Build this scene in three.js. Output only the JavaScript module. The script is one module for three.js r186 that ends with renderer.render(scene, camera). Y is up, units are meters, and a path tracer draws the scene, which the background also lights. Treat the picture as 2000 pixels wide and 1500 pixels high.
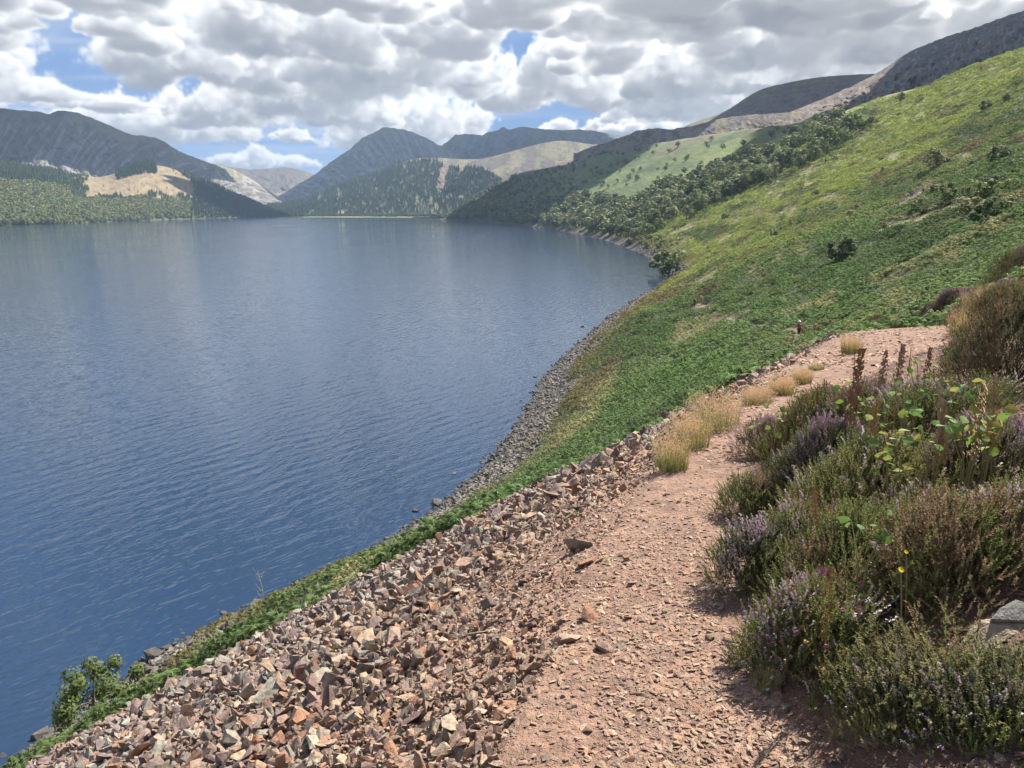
import * as THREE from 'three';
import { ConvexGeometry } from 'three/addons/geometries/ConvexGeometry.js';
import { MarchingCubes } from 'three/addons/objects/MarchingCubes.js';
import { mergeGeometries } from 'three/addons/utils/BufferGeometryUtils.js';

// ───────────────────────── camera, sky, sun, exposure ─────────────────────────
const EYE = 35;                                            // metres above the lake
const FOCAL = 1504;                                        // in pixels of a 2000 x 1500 picture
const PITCH = Math.atan((750 - 404) / FOCAL);
const EXPOSURE = 2.5;
const SUN_AZIMUTH = 46, SUN_HEIGHT = 51;                   // degrees, clockwise from straight ahead
const scene = new THREE.Scene();
const camera = new THREE.PerspectiveCamera(2 * Math.atan(750 / FOCAL) * 180 / Math.PI, 4 / 3, 0.1, 30000);
camera.position.set(0, EYE, 0);
camera.rotation.x = -PITCH;
const renderer = new THREE.WebGLRenderer({ antialias: true });
renderer.toneMapping = THREE.LinearToneMapping;
renderer.toneMappingExposure = EXPOSURE;
renderer.shadowMap.enabled = true;
renderer.setSize(1024, 768);

const rad = Math.PI / 180;
const sunDir = new THREE.Vector3(Math.cos(SUN_HEIGHT * rad) * Math.sin(SUN_AZIMUTH * rad), Math.sin(SUN_HEIGHT * rad), -Math.cos(SUN_HEIGHT * rad) * Math.cos(SUN_AZIMUTH * rad));
const sun = new THREE.DirectionalLight(0xffffff, 5);
sun.color.setRGB(1, 0.945, 0.86);
sun.position.copy(sunDir).multiplyScalar(3000);
sun.castShadow = true;
sun.shadow.camera.left = sun.shadow.camera.bottom = -2500; sun.shadow.camera.right = sun.shadow.camera.top = 2500; sun.shadow.camera.far = 9000;
sun.shadow.mapSize.set(4096, 4096);
scene.add(sun, sun.target);
scene.fog = new THREE.FogExp2(new THREE.Color().setRGB(0.50, 0.70, 1.0), 6e-5);

// ───────────────────────── numbers ─────────────────────────
function rng(seed) { let a = seed >>> 0; return () => { a = (a + 0x6D2B79F5) | 0; let t = Math.imul(a ^ (a >>> 15), 1 | a); t = (t + Math.imul(t ^ (t >>> 7), 61 | t)) ^ t; return ((t ^ (t >>> 14)) >>> 0) / 4294967296; }; }
const clamp = (v, a = 0, b = 1) => v < a ? a : v > b ? b : v;
const mix = (a, b, t) => a + (b - a) * t;
const step = (a, b, v) => { const t = clamp((v - a) / (b - a)); return t * t * (3 - 2 * t); };
function table(points) { return x => { const n = points.length; if (x <= points[0][0]) return points[0][1]; for (let i = 1; i < n; i++) if (x <= points[i][0]) return mix(points[i - 1][1], points[i][1], (x - points[i - 1][0]) / (points[i][0] - points[i - 1][0])); return points[n - 1][1]; }; }
function smoothTable(points) {                              // Catmull-Rom through the points
  return x => { const n = points.length; if (x <= points[0][0]) return points[0][1]; if (x >= points[n - 1][0]) return points[n - 1][1];
    let i = 1; while (points[i][0] < x) i++; const a = points[i - 1], b = points[i], p = points[Math.max(0, i - 2)], q = points[Math.min(n - 1, i + 1)], w = b[0] - a[0], t = (x - a[0]) / w;
    const m0 = (b[1] - p[1]) / (b[0] - p[0]) * w, m1 = (q[1] - a[1]) / (q[0] - a[0]) * w, t2 = t * t, t3 = t2 * t;
    return (2 * t3 - 3 * t2 + 1) * a[1] + (t3 - 2 * t2 + t) * m0 + (3 * t2 - 2 * t3) * b[1] + (t3 - t2) * m1; };
}
const LAT = new Float32Array(65536); { const r = rng(77); for (let i = 0; i < 65536; i++) LAT[i] = r(); }
const PERM = new Uint16Array(512); { const r = rng(5), p = [...Array(256).keys()]; for (let i = 255; i > 0; i--) { const j = Math.floor(r() * (i + 1)); [p[i], p[j]] = [p[j], p[i]]; } for (let i = 0; i < 512; i++) PERM[i] = p[i & 255]; }
function noise2(x, y) { const xi = Math.floor(x), yi = Math.floor(y); let fx = x - xi, fy = y - yi; fx = fx * fx * (3 - 2 * fx); fy = fy * fy * (3 - 2 * fy);
  const a = xi & 255, b = (xi + 1) & 255, c = (yi & 255) << 8, d = ((yi + 1) & 255) << 8; const p = LAT[c | a], q = LAT[c | b], r = LAT[d | a], s = LAT[d | b]; return (p + (q - p) * fx) + ((r + (s - r) * fx) - (p + (q - p) * fx)) * fy; }
function fbm2(x, y, n = 5, g = 0.5) { let a = 1, s = 0, t = 0; for (let i = 0; i < n; i++) { s += a * noise2(x, y); t += a; a *= g; const u = x * 1.62 + y * 1.21 + 17.3; y = -x * 1.21 + y * 1.62 + 5.1; x = u; } return s / t; }
function noise3(x, y, z) { const xi = Math.floor(x), yi = Math.floor(y), zi = Math.floor(z); let fx = x - xi, fy = y - yi, fz = z - zi; fx = fx * fx * (3 - 2 * fx); fy = fy * fy * (3 - 2 * fy); fz = fz * fz * (3 - 2 * fz);
  const a = xi & 255, b = (xi + 1) & 255, c = (yi & 255) << 8, d = ((yi + 1) & 255) << 8, z0 = PERM[zi & 255] * 257 & 65535, z1 = PERM[(zi + 1) & 255] * 257 & 65535;
  const m = (k, zz) => LAT[(k + zz) & 65535]; const p0 = m(c | a, z0), q0 = m(c | b, z0), r0 = m(d | a, z0), s0 = m(d | b, z0), p1 = m(c | a, z1), q1 = m(c | b, z1), r1 = m(d | a, z1), s1 = m(d | b, z1);
  const u0 = p0 + (q0 - p0) * fx, v0 = r0 + (s0 - r0) * fx, u1 = p1 + (q1 - p1) * fx, v1 = r1 + (s1 - r1) * fx; const w0 = u0 + (v0 - u0) * fy, w1 = u1 + (v1 - u1) * fy; return w0 + (w1 - w0) * fz; }
// a direction of the photograph: azimuth as (sin, cos) and rise per metre
function sight(px, py) { const a = (px - 1000) / FOCAL, b = (750 - py) / FOCAL, y = b * Math.cos(PITCH) - Math.sin(PITCH), d = Math.cos(PITCH) + b * Math.sin(PITCH), h = Math.hypot(a, d); return [a / h, d / h, y / h]; }

// ───────────────────────── the sky: air and cumulus ─────────────────────────
{
  const W = 4096, H = 2048, data = new Float32Array(W * H * 4), R = rng(2024), puffs = [];
  const S = [sunDir.x, sunDir.y, sunDir.z];
  // clouds as clusters of puffs on one cloud base, 900 m above the eye
  function cloud(x, y, z, wide, high, r, flat = 0.3) {
    const n = clamp(Math.round(6 + wide / high * 4), 8, 20), ux = -z, uz = x, ul = Math.hypot(ux, uz) || 1;
    for (let i = 0; i < n; i++) {
      const a = (r() - 0.5) * 2, b = (r() - 0.5) * 2, k = Math.sqrt(Math.max(0, 1 - a * a * 0.8)), rh = high * mix(0.26, 0.85, Math.pow(r(), 1.3)) * mix(0.45, 1, k), rw = Math.max(rh * mix(0.9, 1.5, r()), wide * mix(0.08, 0.2, r()));
      puffs.push({ x: x + ux / ul * a * (wide * 0.5 - rw * 0.6) + x / Math.hypot(x, z) * b * wide * 0.25, z: z + uz / ul * a * (wide * 0.5 - rw * 0.6) + z / Math.hypot(x, z) * b * wide * 0.25, y: y + rh * flat + (high - rh * 1.1) * k * r() * 0.75, r: rw, h: rh, base: y, s: (rw + rh) / 2 });
    }
  }
  // those over the head of the lake
  for (const [px, by, w, h] of [
    [110, 62, 400, 60], [90, 206, 330, 30], [330, 276, 300, 78], [230, 262, 190, 50], [520, 252, 320, 86], [430, 180, 290, 140], [610, 232, 250, 120], [730, 168, 400, 160], [560, 120, 330, 110],
    [790, 284, 320, 84], [900, 180, 230, 110], [870, 90, 300, 100], [512, 328, 170, 32], [590, 326, 70, 18], [562, 277, 80, 24], [1120, 196, 230, 120], [1215, 212, 150, 92], [1400, 226, 340, 190], [1560, 170, 330, 150],
    [1700, 130, 420, 190], [1880, 90, 400, 170], [1150, 262, 200, 30], [1290, 264, 150, 34], [1240, 80, 380, 120], [960, 50, 260, 80], [640, 36, 380, 80], [1450, 60, 420, 90], [1800, 10, 400, 90], [2150, 60, 300, 200], [-180, 180, 300, 120], [-200, 60, 300, 90],
[60, 10, 520, 90], [520, 10, 420, 90], [1180, 20, 420, 110], [1560, 10, 480, 120], [1960, -40, 480, 110], [690, 250, 220, 90], [1000, 215, 170, 70], [1330, 190, 240, 120], [1500, 120, 300, 120], [1180, 130, 220, 100], [1650, 60, 380, 120], [1260, 240, 200, 50], [300, -60, 520, 90], [900, -70, 560, 90], [1500, -70, 560, 90]]) {
    const [s, c, e] = sight(px, by), d = 900 / Math.max(e, 0.04), m = d / FOCAL;
    cloud(s * d, 900, -c * d, w * m, h * m * 1.12, R, 0.25);
  }
  const inFrame = puffs.length;
  for (let gx = -11; gx <= 11; gx++) for (let gz = -11; gz <= 11; gz++) {
    const x = (gx + R() * 0.9) * 2100, z = (gz + R() * 0.9) * 2100, keep = R(), size = R(), az = Math.atan2(x, -z) / rad, el = Math.atan2(900, Math.hypot(x, z)) / rad;
    if (keep > 0.74 || Math.hypot(x, z) > 23000 || Math.hypot(x, z) < 300 || (Math.abs(az) < 41 && el < 17)) continue;
    cloud(x, 900, z, mix(1100, 2500, size), mix(350, 800, R()), R);
  }
  function air(y) { const t = Math.pow(clamp(y, 0, 1), 0.42); return [mix(0.40, 0.05, t), mix(0.62, 0.15, t), mix(0.95, 0.46, t)]; }
  const qOf = (p, x, y, z) => { const dx = x - p.x, dz = z - p.z; let dy = y - p.y; const hh = dy < 0 ? p.h * 0.36 : p.h; dy /= hh; return Math.sqrt((dx * dx + dz * dz) / (p.r * p.r) + dy * dy); };
  function look(dx, dy, dz, list, fine) {
    let [r, g, b] = air(dy); const toSun = dx * S[0] + dy * S[1] + dz * S[2], glow = 0.10 * Math.pow(Math.max(0, toSun), 5) + 0.5 * Math.pow(Math.max(0, toSun), 40), ahead = 0.92 + 1.5 * Math.pow(Math.max(0, toSun), 3); r += glow; g += glow * 0.97; b += glow * 0.9; const cand = []; let t0 = 1e9, t1 = 0;
    for (const p of list) { const ca = p.x * dx + p.y * dy + p.z * dz, big = Math.max(p.r, p.h) * 1.32; if (ca < 0) continue; const d2 = p.x * p.x + p.y * p.y + p.z * p.z - ca * ca; if (d2 > big * big) continue; const hc = Math.sqrt(big * big - d2); cand.push(p); p.t0 = ca - hc; p.t1 = ca + hc; }
    // thin high streaks
    const hx = dx / (dy + 0.06), hz = dz / (dy + 0.06), veil = step(0.36, 0.72, fbm2(hx * 0.9 + 9, hz * 2.4 + 3, 5)) * 0.7 * step(0.0, 0.06, dy);
    r = mix(r, 0.62, veil); g = mix(g, 0.70, veil); b = mix(b, 0.84, veil);
    if (!cand.length) return [r, g, b];
    cand.sort((a, c) => a.t0 - c.t0);
    let T = 1, cr = 0, cg = 0, cb = 0, t = cand[0].t0, k = 0; const live = [], end = Math.max(...cand.map(p => p.t1));
    while (t < end && T > 0.02) {
      while (k < cand.length && cand[k].t0 <= t) live.push(cand[k++]);
      let near = null, f = -1; const x = dx * t, y = dy * t, z = dz * t;
      for (let n = 0; n < live.length; n++) { const p = live[n]; if (t > p.t1) { live[n--] = live[live.length - 1]; live.pop(); continue; } const q = 1 - qOf(p, x, y, z); if (q > f || !near) { f = q; near = p; } }
      if (!near) { if (k >= cand.length) break; t = cand[k].t0 + 1; continue; }
      const dt = near.s / (fine ? 15 : 5);
      if (f > -0.4) {
        const w = 1 / 420, nz = f > 0.8 ? 0 : (noise3(x * w, y * w, z * w) * 0.36 + noise3(x * w * 2.3, y * w * 2.3 + 7, z * w * 2.3) * 0.28 + noise3(x * w * 5.1 + 3, y * w * 5.1, z * w * 5.1) * 0.20 + (fine ? noise3(x * w * 11.7, y * w * 11.7, z * w * 11.7 + 9) * 0.11 + noise3(x * w * 25, y * w * 25, z * w * 25 + 2) * 0.06 : 0.085));
        const dens = f > 0.8 ? 1 : clamp((f - (nz - 0.42) * 2.5) * 3.8, 0, 1);
        if (dens > 0.01) {
          let tau = 0; for (let q = 0; q < 3; q++) { const s = q > 1 ? Math.max(420, near.s * 1.3) : near.s * (q ? 0.5 : 0.14), m = q > 1 ? 1.5 : q ? 1.0 : 0.75, lx = x + S[0] * s, ly = y + S[1] * s, lz = z + S[2] * s; let lf = -1; const among = q ? cand : live; for (let n = 0; n < among.length; n++) { const v = 1 - qOf(among[n], lx, ly, lz); if (v > lf) lf = v; } const ln = noise3(lx * w, ly * w, lz * w) * 0.36 + noise3(lx * w * 2.3, ly * w * 2.3 + 7, lz * w * 2.3) * 0.28 + noise3(lx * w * 5.1 + 3, ly * w * 5.1, lz * w * 5.1) * 0.20 + 0.085; tau += m * clamp((lf - (ln - 0.42) * 2.3) * 2.2, 0, 1); }
          const lit = (Math.exp(-tau * 1.5) * 0.80 + Math.exp(-tau * 0.45) * 0.20) * ahead, up = clamp((y - near.base) / (near.h * 1.3));
          const amb = mix(0.20, 0.43, up), al = 1 - Math.exp(-dens * dt / near.s * 10);
          let sr = amb * 0.93 + 0.90 * lit, sg = amb * 0.98 + 0.875 * lit, sb = amb * 1.08 + 0.82 * lit; const far = 1 - Math.exp(-t / 34000);
          sr = mix(sr * 1.12, 0.78, far * 0.6); sg = mix(sg * 1.12, 0.85, far * 0.6); sb = mix(sb * 1.12, 0.95, far * 0.6);
          cr += T * al * sr; cg += T * al * sg; cb += T * al * sb; T *= 1 - al;
        }
      }
      t += dt;
    }
    return [cr + T * r, cg + T * g, cb + T * b];
  }
  const dirOf = (c, w) => { const el = ((w + 0.5) / H - 0.5) * Math.PI, ph = ((c + 0.5) / W - 0.5) * 2 * Math.PI; return [Math.cos(el) * Math.cos(ph), Math.sin(el), Math.cos(el) * Math.sin(ph)]; };
  const set = (c, w, v) => { const i = (w * W + c) * 4; data[i] = v[0] / EXPOSURE; data[i + 1] = v[1] / EXPOSURE; data[i + 2] = v[2] / EXPOSURE; data[i + 3] = 1; };
  const B = 8, half = H / 2, gw = W / B, gh = half / B + 1, coarse = [];
  const bins = Array.from({ length: 72 }, () => []);       // puffs by azimuth, to look at few of them
  for (const p of puffs) { const a = Math.atan2(p.z, p.x), d = Math.hypot(p.x, p.z), reach = d < p.r * 1.4 ? Math.PI : Math.asin(Math.min(1, p.r * 1.4 / d)) + 0.09; for (let k = 0; k < 72; k++) { let m = Math.abs(((k + 0.5) / 72 - 0.5) * 2 * Math.PI - a); m = Math.min(m, 2 * Math.PI - m); if (m < reach) bins[k].push(p); } }
  const listFor = c => bins[Math.min(71, Math.floor(c / W * 72))];
  for (let j = 0; j < gh; j++) for (let i = 0; i < gw; i++) coarse.push(look(...dirOf(i * B, Math.min(H - 1, half + j * B)), listFor(i * B), false));
  for (let w = half; w < H; w++) for (let c = 0; c < W; c++) {
    const u = c / B, v = (w - half) / B, i = Math.floor(u), j = Math.min(gh - 2, Math.floor(v)), fu = u - i, fv = v - j, i1 = (i + 1) % gw, p = coarse[j * gw + i], q = coarse[j * gw + i1], r = coarse[(j + 1) * gw + i], s = coarse[(j + 1) * gw + i1];
    const o = (w * W + c) * 4; for (let k = 0; k < 3; k++) data[o + k] = mix(mix(p[k], q[k], fu), mix(r[k], s[k], fu), fv) / EXPOSURE; data[o + 3] = 1;
  }
  const c0 = Math.round(W * 0.25 - W * 35.5 / 360), c1 = Math.round(W * 0.25 + W * 35.5 / 360), w1 = half + Math.round(H * 15 / 180);
  for (let w = half; w < w1; w++) for (let c = c0; c <= c1; c++) set(c, w, look(...dirOf(c, w), listFor(c), true));
  for (let i = 0; i < half * W * 4; i += 4) { data[i] = 0.10 / EXPOSURE; data[i + 1] = 0.13 / EXPOSURE; data[i + 2] = 0.12 / EXPOSURE; data[i + 3] = 1; }
  const sky = new THREE.DataTexture(data, W, H, THREE.RGBAFormat, THREE.FloatType);
  sky.mapping = THREE.EquirectangularReflectionMapping; sky.magFilter = THREE.LinearFilter; sky.minFilter = THREE.LinearFilter; sky.needsUpdate = true;
  scene.background = sky; scene.environment = sky;
}

// ───────────────────────── shapes of the land ─────────────────────────
// the shore of the near side, (x, metres ahead)
const SHORE = [[-75, -80], [-60, -30], [-47, 8], [-38, 28], [-31.7, 44], [-28.8, 54.5], [-23.3, 62.5], [-15.6, 72], [-9, 85], [-4.2, 99.5], [0.8, 122], [6.4, 157], [15.7, 193], [31.7, 249], [51, 307], [81.6, 385], [94, 491], [100, 638], [101, 860], [67, 1287], [-45, 1735], [-174, 2142], [-330, 2500], [-484, 2660]];
const PATH = [[-2.2, -10], [-0.4, -3], [0.15, 0], [0.42, 2.2], [0.78, 3.6], [1.2, 4.8], [1.75, 6.07], [2.45, 7.5], [3.3, 8.95], [4.7, 10.8], [6.2, 12.6], [7.9, 15], [10, 18.5], [13, 25], [17, 35], [21, 50], [25.1, 67.6], [30.4, 80.8], [33, 100], [36, 130], [38.9, 163], [44, 190], [55, 230]];
const pathHeight = table([[-10, 33.6], [0, 33.36], [2.2, 33.3], [3.6, 33.22], [6, 33.02], [9, 32.86], [12.6, 32.8], [15, 32.72], [18.5, 32.2], [25, 30.6], [35, 28.2]]);
const pathHalf = table([[0, 0.52], [3, 0.42], [7, 0.40], [10, 0.6], [13, 1.1], [16, 1.2], [20, 0.6], [60, 0.7], [100, 0.45]]);
function along(line, x, d) {                                // [distance, +1 right of the line or -1 left, metres ahead of the nearest point]
  let best = 1e18, side = 1, at = 0;
  for (let i = 1; i < line.length; i++) {
    const ax = line[i - 1][0], ad = line[i - 1][1], vx = line[i][0] - ax, vd = line[i][1] - ad, t = clamp(((x - ax) * vx + (d - ad) * vd) / (vx * vx + vd * vd)), ex = x - ax - t * vx, ed = d - ad - t * vd, q = ex * ex + ed * ed;
    if (q < best) { best = q; side = (x - ax) * vd - (d - ad) * vx > 0 ? 1 : -1; at = ad + t * vd; }
  }
  return [Math.sqrt(best), side, at];
}
const steep = smoothTable([[-100, 0.68], [12, 0.68], [30, 0.61], [60, 0.585], [80, 0.578], [160, 0.49], [300, 0.5], [400, 0.54], [3000, 0.54]]);
// the brow of the green slope as seen from the path
const BROW = [[500, 424], [872, 424], [900, 404], [940, 378], [980, 350], [1020, 335], [1060, 327], [1100, 319], [1145, 307], [1190, 296], [1235, 286], [1302, 274], [1370, 263], [1415, 256], [1460, 250], [1527, 243], [1585, 233], [1640, 220], [1685, 202], [1752, 180], [1829, 153], [1910, 124], [2000, 92], [2100, 55], [2250, 10], [2450, -30], [2900, -60]].map(([px, py]) => { const s = sight(px, py); return [Math.atan2(s[0], s[1]), s[2]]; });
const browRise = smoothTable(BROW);
const browReach = smoothTable([[500, 3000], [872, 2213], [900, 2258], [980, 2340], [1020, 2303], [1060, 2170], [1100, 2040], [1190, 1869], [1302, 1610], [1415, 1380], [1460, 1268], [1527, 1090], [1640, 935], [1752, 845], [1910, 756], [2000, 712], [2250, 610], [2900, 480]].map(([px, r]) => { const s = sight(px, 300); return [Math.atan2(s[0], s[1]), r]; }));
const scarp = m => -0.68 * m - 0.002 * Math.max(0, m - 6) ** 2;   // the scree steepens a little as it falls
function fellside(x, d) {
  const sd = along(SHORE, x, d), s = sd[0] * sd[1], r = Math.hypot(x, d), az = Math.atan2(x, d);
  let h;
  if (s < 0) h = Math.max(-14, s * 0.16 - 0.25 * step(0, -2, s));
  else {
    h = steep(d) * s - 0.35 * step(0, 1.5, s) * Math.exp(-s / 6);
    const lump = (fbm2(x / 60 + 3, d / 60, 4) - 0.5) * 9 + (fbm2(x / 17, d / 17 + 8, 3) - 0.5) * 2.2;
    h += lump * step(4, 60, s) * step(60, 200, r);
    // the gullies and ribs that run down the slope
    h += (Math.abs(fbm2((d - s * 0.35) / 90, s / 420 + 2, 3) - 0.5) - 0.12) * -14 * step(40, 140, s) * step(250, 600, r);
    if (r > 200 && az > -0.3) {                              // rounds off at the brow
      const R = browReach(az), top = EYE + R * browRise(az), t = (r - R) / R;
      const cap = top + (r - R) * 0.06 * step(0, 0.3, t) + (r < R ? (r - R) * browRise(az) * 0.0 : 0);
      if (t > -0.25) { const k = 5 + 4 * step(0, 0.2, t), dlt = h - cap; h = dlt > 8 * k ? cap : h - k * Math.log1p(Math.exp(dlt / k)); }
    }
  }
  if (r < 46) {                                              // the scree, the path's shelf and the bank above it
    const p = along(PATH, x, d), lat = p[0] * p[1], hw = pathHalf(p[2]), c = pathHeight(p[2]);
    let n = lat < -hw ? c - 0.16 * hw + scarp(-lat - hw) : lat > hw ? c + 0.16 * hw + 0.5 * (lat - hw) : c + 0.16 * lat;
    n -= 0.05 * step(-hw - 0.3, -hw, lat) * step(hw + 0.3, hw, lat);
    n += (fbm2(x / 1.3, d / 1.3, 3) - 0.5) * 0.14 + (fbm2(x / 5, d / 5 + 40, 2) - 0.5) * 0.5 * step(1.2, 6, Math.abs(lat));
    h = mix(n, h, step(15, 36, r + 12 * step(-4, 4, lat) - 6));
  }
  return h;
}
// the point of the near ground that lies in a direction of the photograph
function groundAt(px, py, from = 1.2) { const [s, c, e] = sight(px, py); let r = from, last = from; while (r < 4000) { if (fellside(r * s, r * c) > EYE + r * e) break; last = r; r *= 1.012; } let a = last, b = r; for (let i = 0; i < 12; i++) { const m = (a + b) / 2; if (fellside(m * s, m * c) > EYE + m * e) b = m; else a = m; } return new THREE.Vector3(b * s, fellside(b * s, b * c), -b * c); }
// a polygon test, and a point's place in the photograph
function inside(poly, x, y) { let k = false; for (let i = 0, j = poly.length - 1; i < poly.length; j = i++) if ((poly[i][1] > y) !== (poly[j][1] > y) && x < (poly[j][0] - poly[i][0]) * (y - poly[i][1]) / (poly[j][1] - poly[i][1]) + poly[i][0]) k = !k; return k; }
function seen(x, y, z) { const d = -z, cy = y - EYE, f = d * Math.cos(PITCH) - cy * Math.sin(PITCH), u = cy * Math.cos(PITCH) + d * Math.sin(PITCH); return f > 0 ? [1000 + FOCAL * x / f, 750 - FOCAL * u / f, f] : [-1e5, -1e5, -1]; }
const spread = polygon => polygon.map(([px, py]) => { const g = groundAt(px, py, 40); return [g.x, -g.z]; });   // an outline on the ground

// ───────────────────────── materials ─────────────────────────
function texture(size, channels, at, { srgb = false, float = false } = {}) {
  const a = float ? new Float32Array(size * size * 4) : new Uint8Array(size * size * 4);
  for (let y = 0; y < size; y++) for (let x = 0; x < size; x++) { const v = at(x / size, y / size, x, y), i = (y * size + x) * 4; for (let k = 0; k < 3; k++) a[i + k] = float ? (v[k] ?? v) : clamp(v[k] ?? v) * 255; a[i + 3] = float ? 1 : 255; }
  const t = new THREE.DataTexture(a, size, size, THREE.RGBAFormat, float ? THREE.FloatType : THREE.UnsignedByteType);
  t.wrapS = t.wrapT = THREE.RepeatWrapping; t.magFilter = THREE.LinearFilter; t.minFilter = THREE.LinearMipmapLinearFilter; if (srgb) t.colorSpace = THREE.SRGBColorSpace; t.needsUpdate = true; return t;
}
function tileNoise(cells, seed) { const r = rng(seed), g = new Float32Array(cells * cells).map(() => r()); return (u, v) => { const x = u * cells, y = v * cells, xi = Math.floor(x), yi = Math.floor(y); let fx = x - xi, fy = y - yi; fx = fx * fx * (3 - 2 * fx); fy = fy * fy * (3 - 2 * fy); const a = xi % cells, b = (xi + 1) % cells, c = (yi % cells) * cells, d = ((yi + 1) % cells) * cells; return mix(mix(g[c + a], g[c + b], fx), mix(g[d + a], g[d + b], fx), fy); }; }
function tileFbm(cells, n, seed, g = 0.55) { const l = [...Array(n).keys()].map(i => tileNoise(cells << i, seed + i)); return (u, v) => { let a = 1, s = 0, t = 0; for (const f of l) { s += a * f(u, v); t += a; a *= g; } return s / t; }; }
const again = (t, k) => { const c = t.clone(); c.repeat.set(k, k); c.needsUpdate = true; return c; };
const grainFine = tileFbm(8, 6, 11, 0.72), grainWide = tileFbm(4, 5, 31);
const grainTexture = texture(512, 3, (u, v) => { const a = grainFine(u, v) - 0.5, b = grainWide(u, v) - 0.5, k = clamp(0.80 + a * 1.15 + b * 0.35, 0.25, 1); return [k, k, k]; });
const reliefTexture = texture(512, 3, (u, v) => { const k = grainFine(u, v); return [k, k, k]; }, { float: true });
const rockFine = tileFbm(8, 6, 51, 0.75), rockSpots = tileFbm(16, 3, 61, 0.6);
const rockTexture = texture(512, 3, (u, v) => { const a = rockFine(u, v), l = step(0.62, 0.70, rockSpots(u, v)), k = clamp(0.72 + (a - 0.5) * 1.3, 0.3, 1); return [mix(k, 0.9, l * 0.4), mix(k, 0.94, l * 0.4), mix(k * 0.97, 0.86, l * 0.4)]; });
const rgb = (r, g, b) => new THREE.Color().setRGB(r, g, b);
function matte(o = {}) { return new THREE.MeshStandardMaterial({ roughness: 0.95, metalness: 0, ...o }); }
function leafy(color, o = {}) { return new THREE.MeshPhysicalMaterial({ color, roughness: 0.92, transmission: 0.32, thickness: 0, side: THREE.DoubleSide, specularIntensity: 0.35, ...o }); }
const taken = {};
function numbered(name) { const n = taken[name] = (taken[name] ?? -1) + 1; return n ? `${name}_${String(n).padStart(3, '0')}` : name; }
function add(o, name, data = {}, parent = scene) { o.name = parent === scene ? numbered(name) : name; Object.assign(o.userData, data); o.castShadow = o.receiveShadow = true; parent.add(o); return o; }
function gridGeometry(cols, rows, at, keep) {              // at(i, j) -> {p:[x,y,z], c:[r,g,b]}; keep(i, j, corners) -> bool
  const pos = new Float32Array(cols * rows * 3), col = new Float32Array(cols * rows * 3), uv = new Float32Array(cols * rows * 2), idx = [], hs = [];
  for (let j = 0; j < rows; j++) for (let i = 0; i < cols; i++) { const v = at(i, j), k = j * cols + i; pos.set(v.p, k * 3); col.set(v.c, k * 3); uv[k * 2] = v.p[0]; uv[k * 2 + 1] = v.p[2]; hs.push(v.p[1]); }
  for (let j = 0; j < rows - 1; j++) for (let i = 0; i < cols - 1; i++) { const a = j * cols + i, b = a + 1, c = a + cols, d = c + 1; if (keep && !keep(i, j, hs[a], hs[b], hs[c], hs[d], pos, a)) continue; idx.push(a, b, c, b, d, c); }
  const g = new THREE.BufferGeometry(); g.setAttribute('position', new THREE.BufferAttribute(pos, 3)); g.setAttribute('color', new THREE.BufferAttribute(col, 3)); g.setAttribute('uv', new THREE.BufferAttribute(uv, 2)); g.setIndex(idx); g.computeVertexNormals(); return g;
}
function compact(g) {                                       // drops vertices no triangle uses
  const used = new Map(), src = g.index.array, idx = new Uint32Array(src.length); for (let i = 0; i < src.length; i++) { let k = used.get(src[i]); if (k === undefined) used.set(src[i], k = used.size); idx[i] = k; }
  const o = new THREE.BufferGeometry(); for (const n of Object.keys(g.attributes)) { const a = g.attributes[n], s = a.itemSize, b = new Float32Array(used.size * s); for (const [from, to] of used) for (let k = 0; k < s; k++) b[to * s + k] = a.array[from * s + k]; o.setAttribute(n, new THREE.BufferAttribute(b, s)); }
  o.setIndex(new THREE.BufferAttribute(idx, 1)); return o;
}

// ───────────────────────── the lake ─────────────────────────
{
  const R = rng(8), waves = [];
  for (let i = 0; i < 70; i++) { const l = mix(0.5, 4.5, Math.pow(R(), 2.2)), n = 48 / l, a = (R() + R() + R() - 1.5) * 0.62 + 0.55; const kx = Math.round(n * Math.cos(a)), ky = Math.round(n * Math.sin(a)); if (kx || ky) waves.push([kx, ky, R() * 6.283, 0.0020 * l * mix(0.5, 1.2, R()) / Math.sqrt(Math.max(1, l / 1.6))]); }
  const N = 1024, sn = new Float32Array(4096).map((_, i) => Math.sin(i / 4096 * 2 * Math.PI)), S = t => sn[((t * 4096) | 0) & 4095];
  const high = texture(N, 1, (u, v) => { let h = 0; for (const [kx, ky, p, a] of waves) { const t = kx * u + ky * v + p / 6.283 + 64; h += a * S(t); } return h; }, { float: true });
  high.repeat.set(1 / 48, 1 / 48);
  const gust = tileFbm(5, 6, 91, 0.6), gustTexture = texture(512, 1, (u, v) => { const k = gust(u, v); return mix(0.02, 0.08, step(0.4, 0.62, k)); });
  gustTexture.repeat.set(1 / 210, 1 / 640);
  const g = new THREE.PlaneGeometry(3600, 4200, 1, 1); g.rotateX(-Math.PI / 2); g.translate(-700, 0, -1650);
  const p = g.attributes.position, uv = g.attributes.uv; for (let i = 0; i < p.count; i++) uv.setXY(i, p.getX(i), p.getZ(i));
  const water = new THREE.MeshPhysicalMaterial({ color: rgb(0.015, 0.034, 0.070), roughness: 1, roughnessMap: gustTexture, bumpMap: high, bumpScale: 1, ior: 1.333, specularIntensity: 1 });
  add(new THREE.Mesh(g, water), 'lake', { kind: 'structure', label: 'wide blue lake rippled by the wind', category: 'lake' });
}

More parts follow.
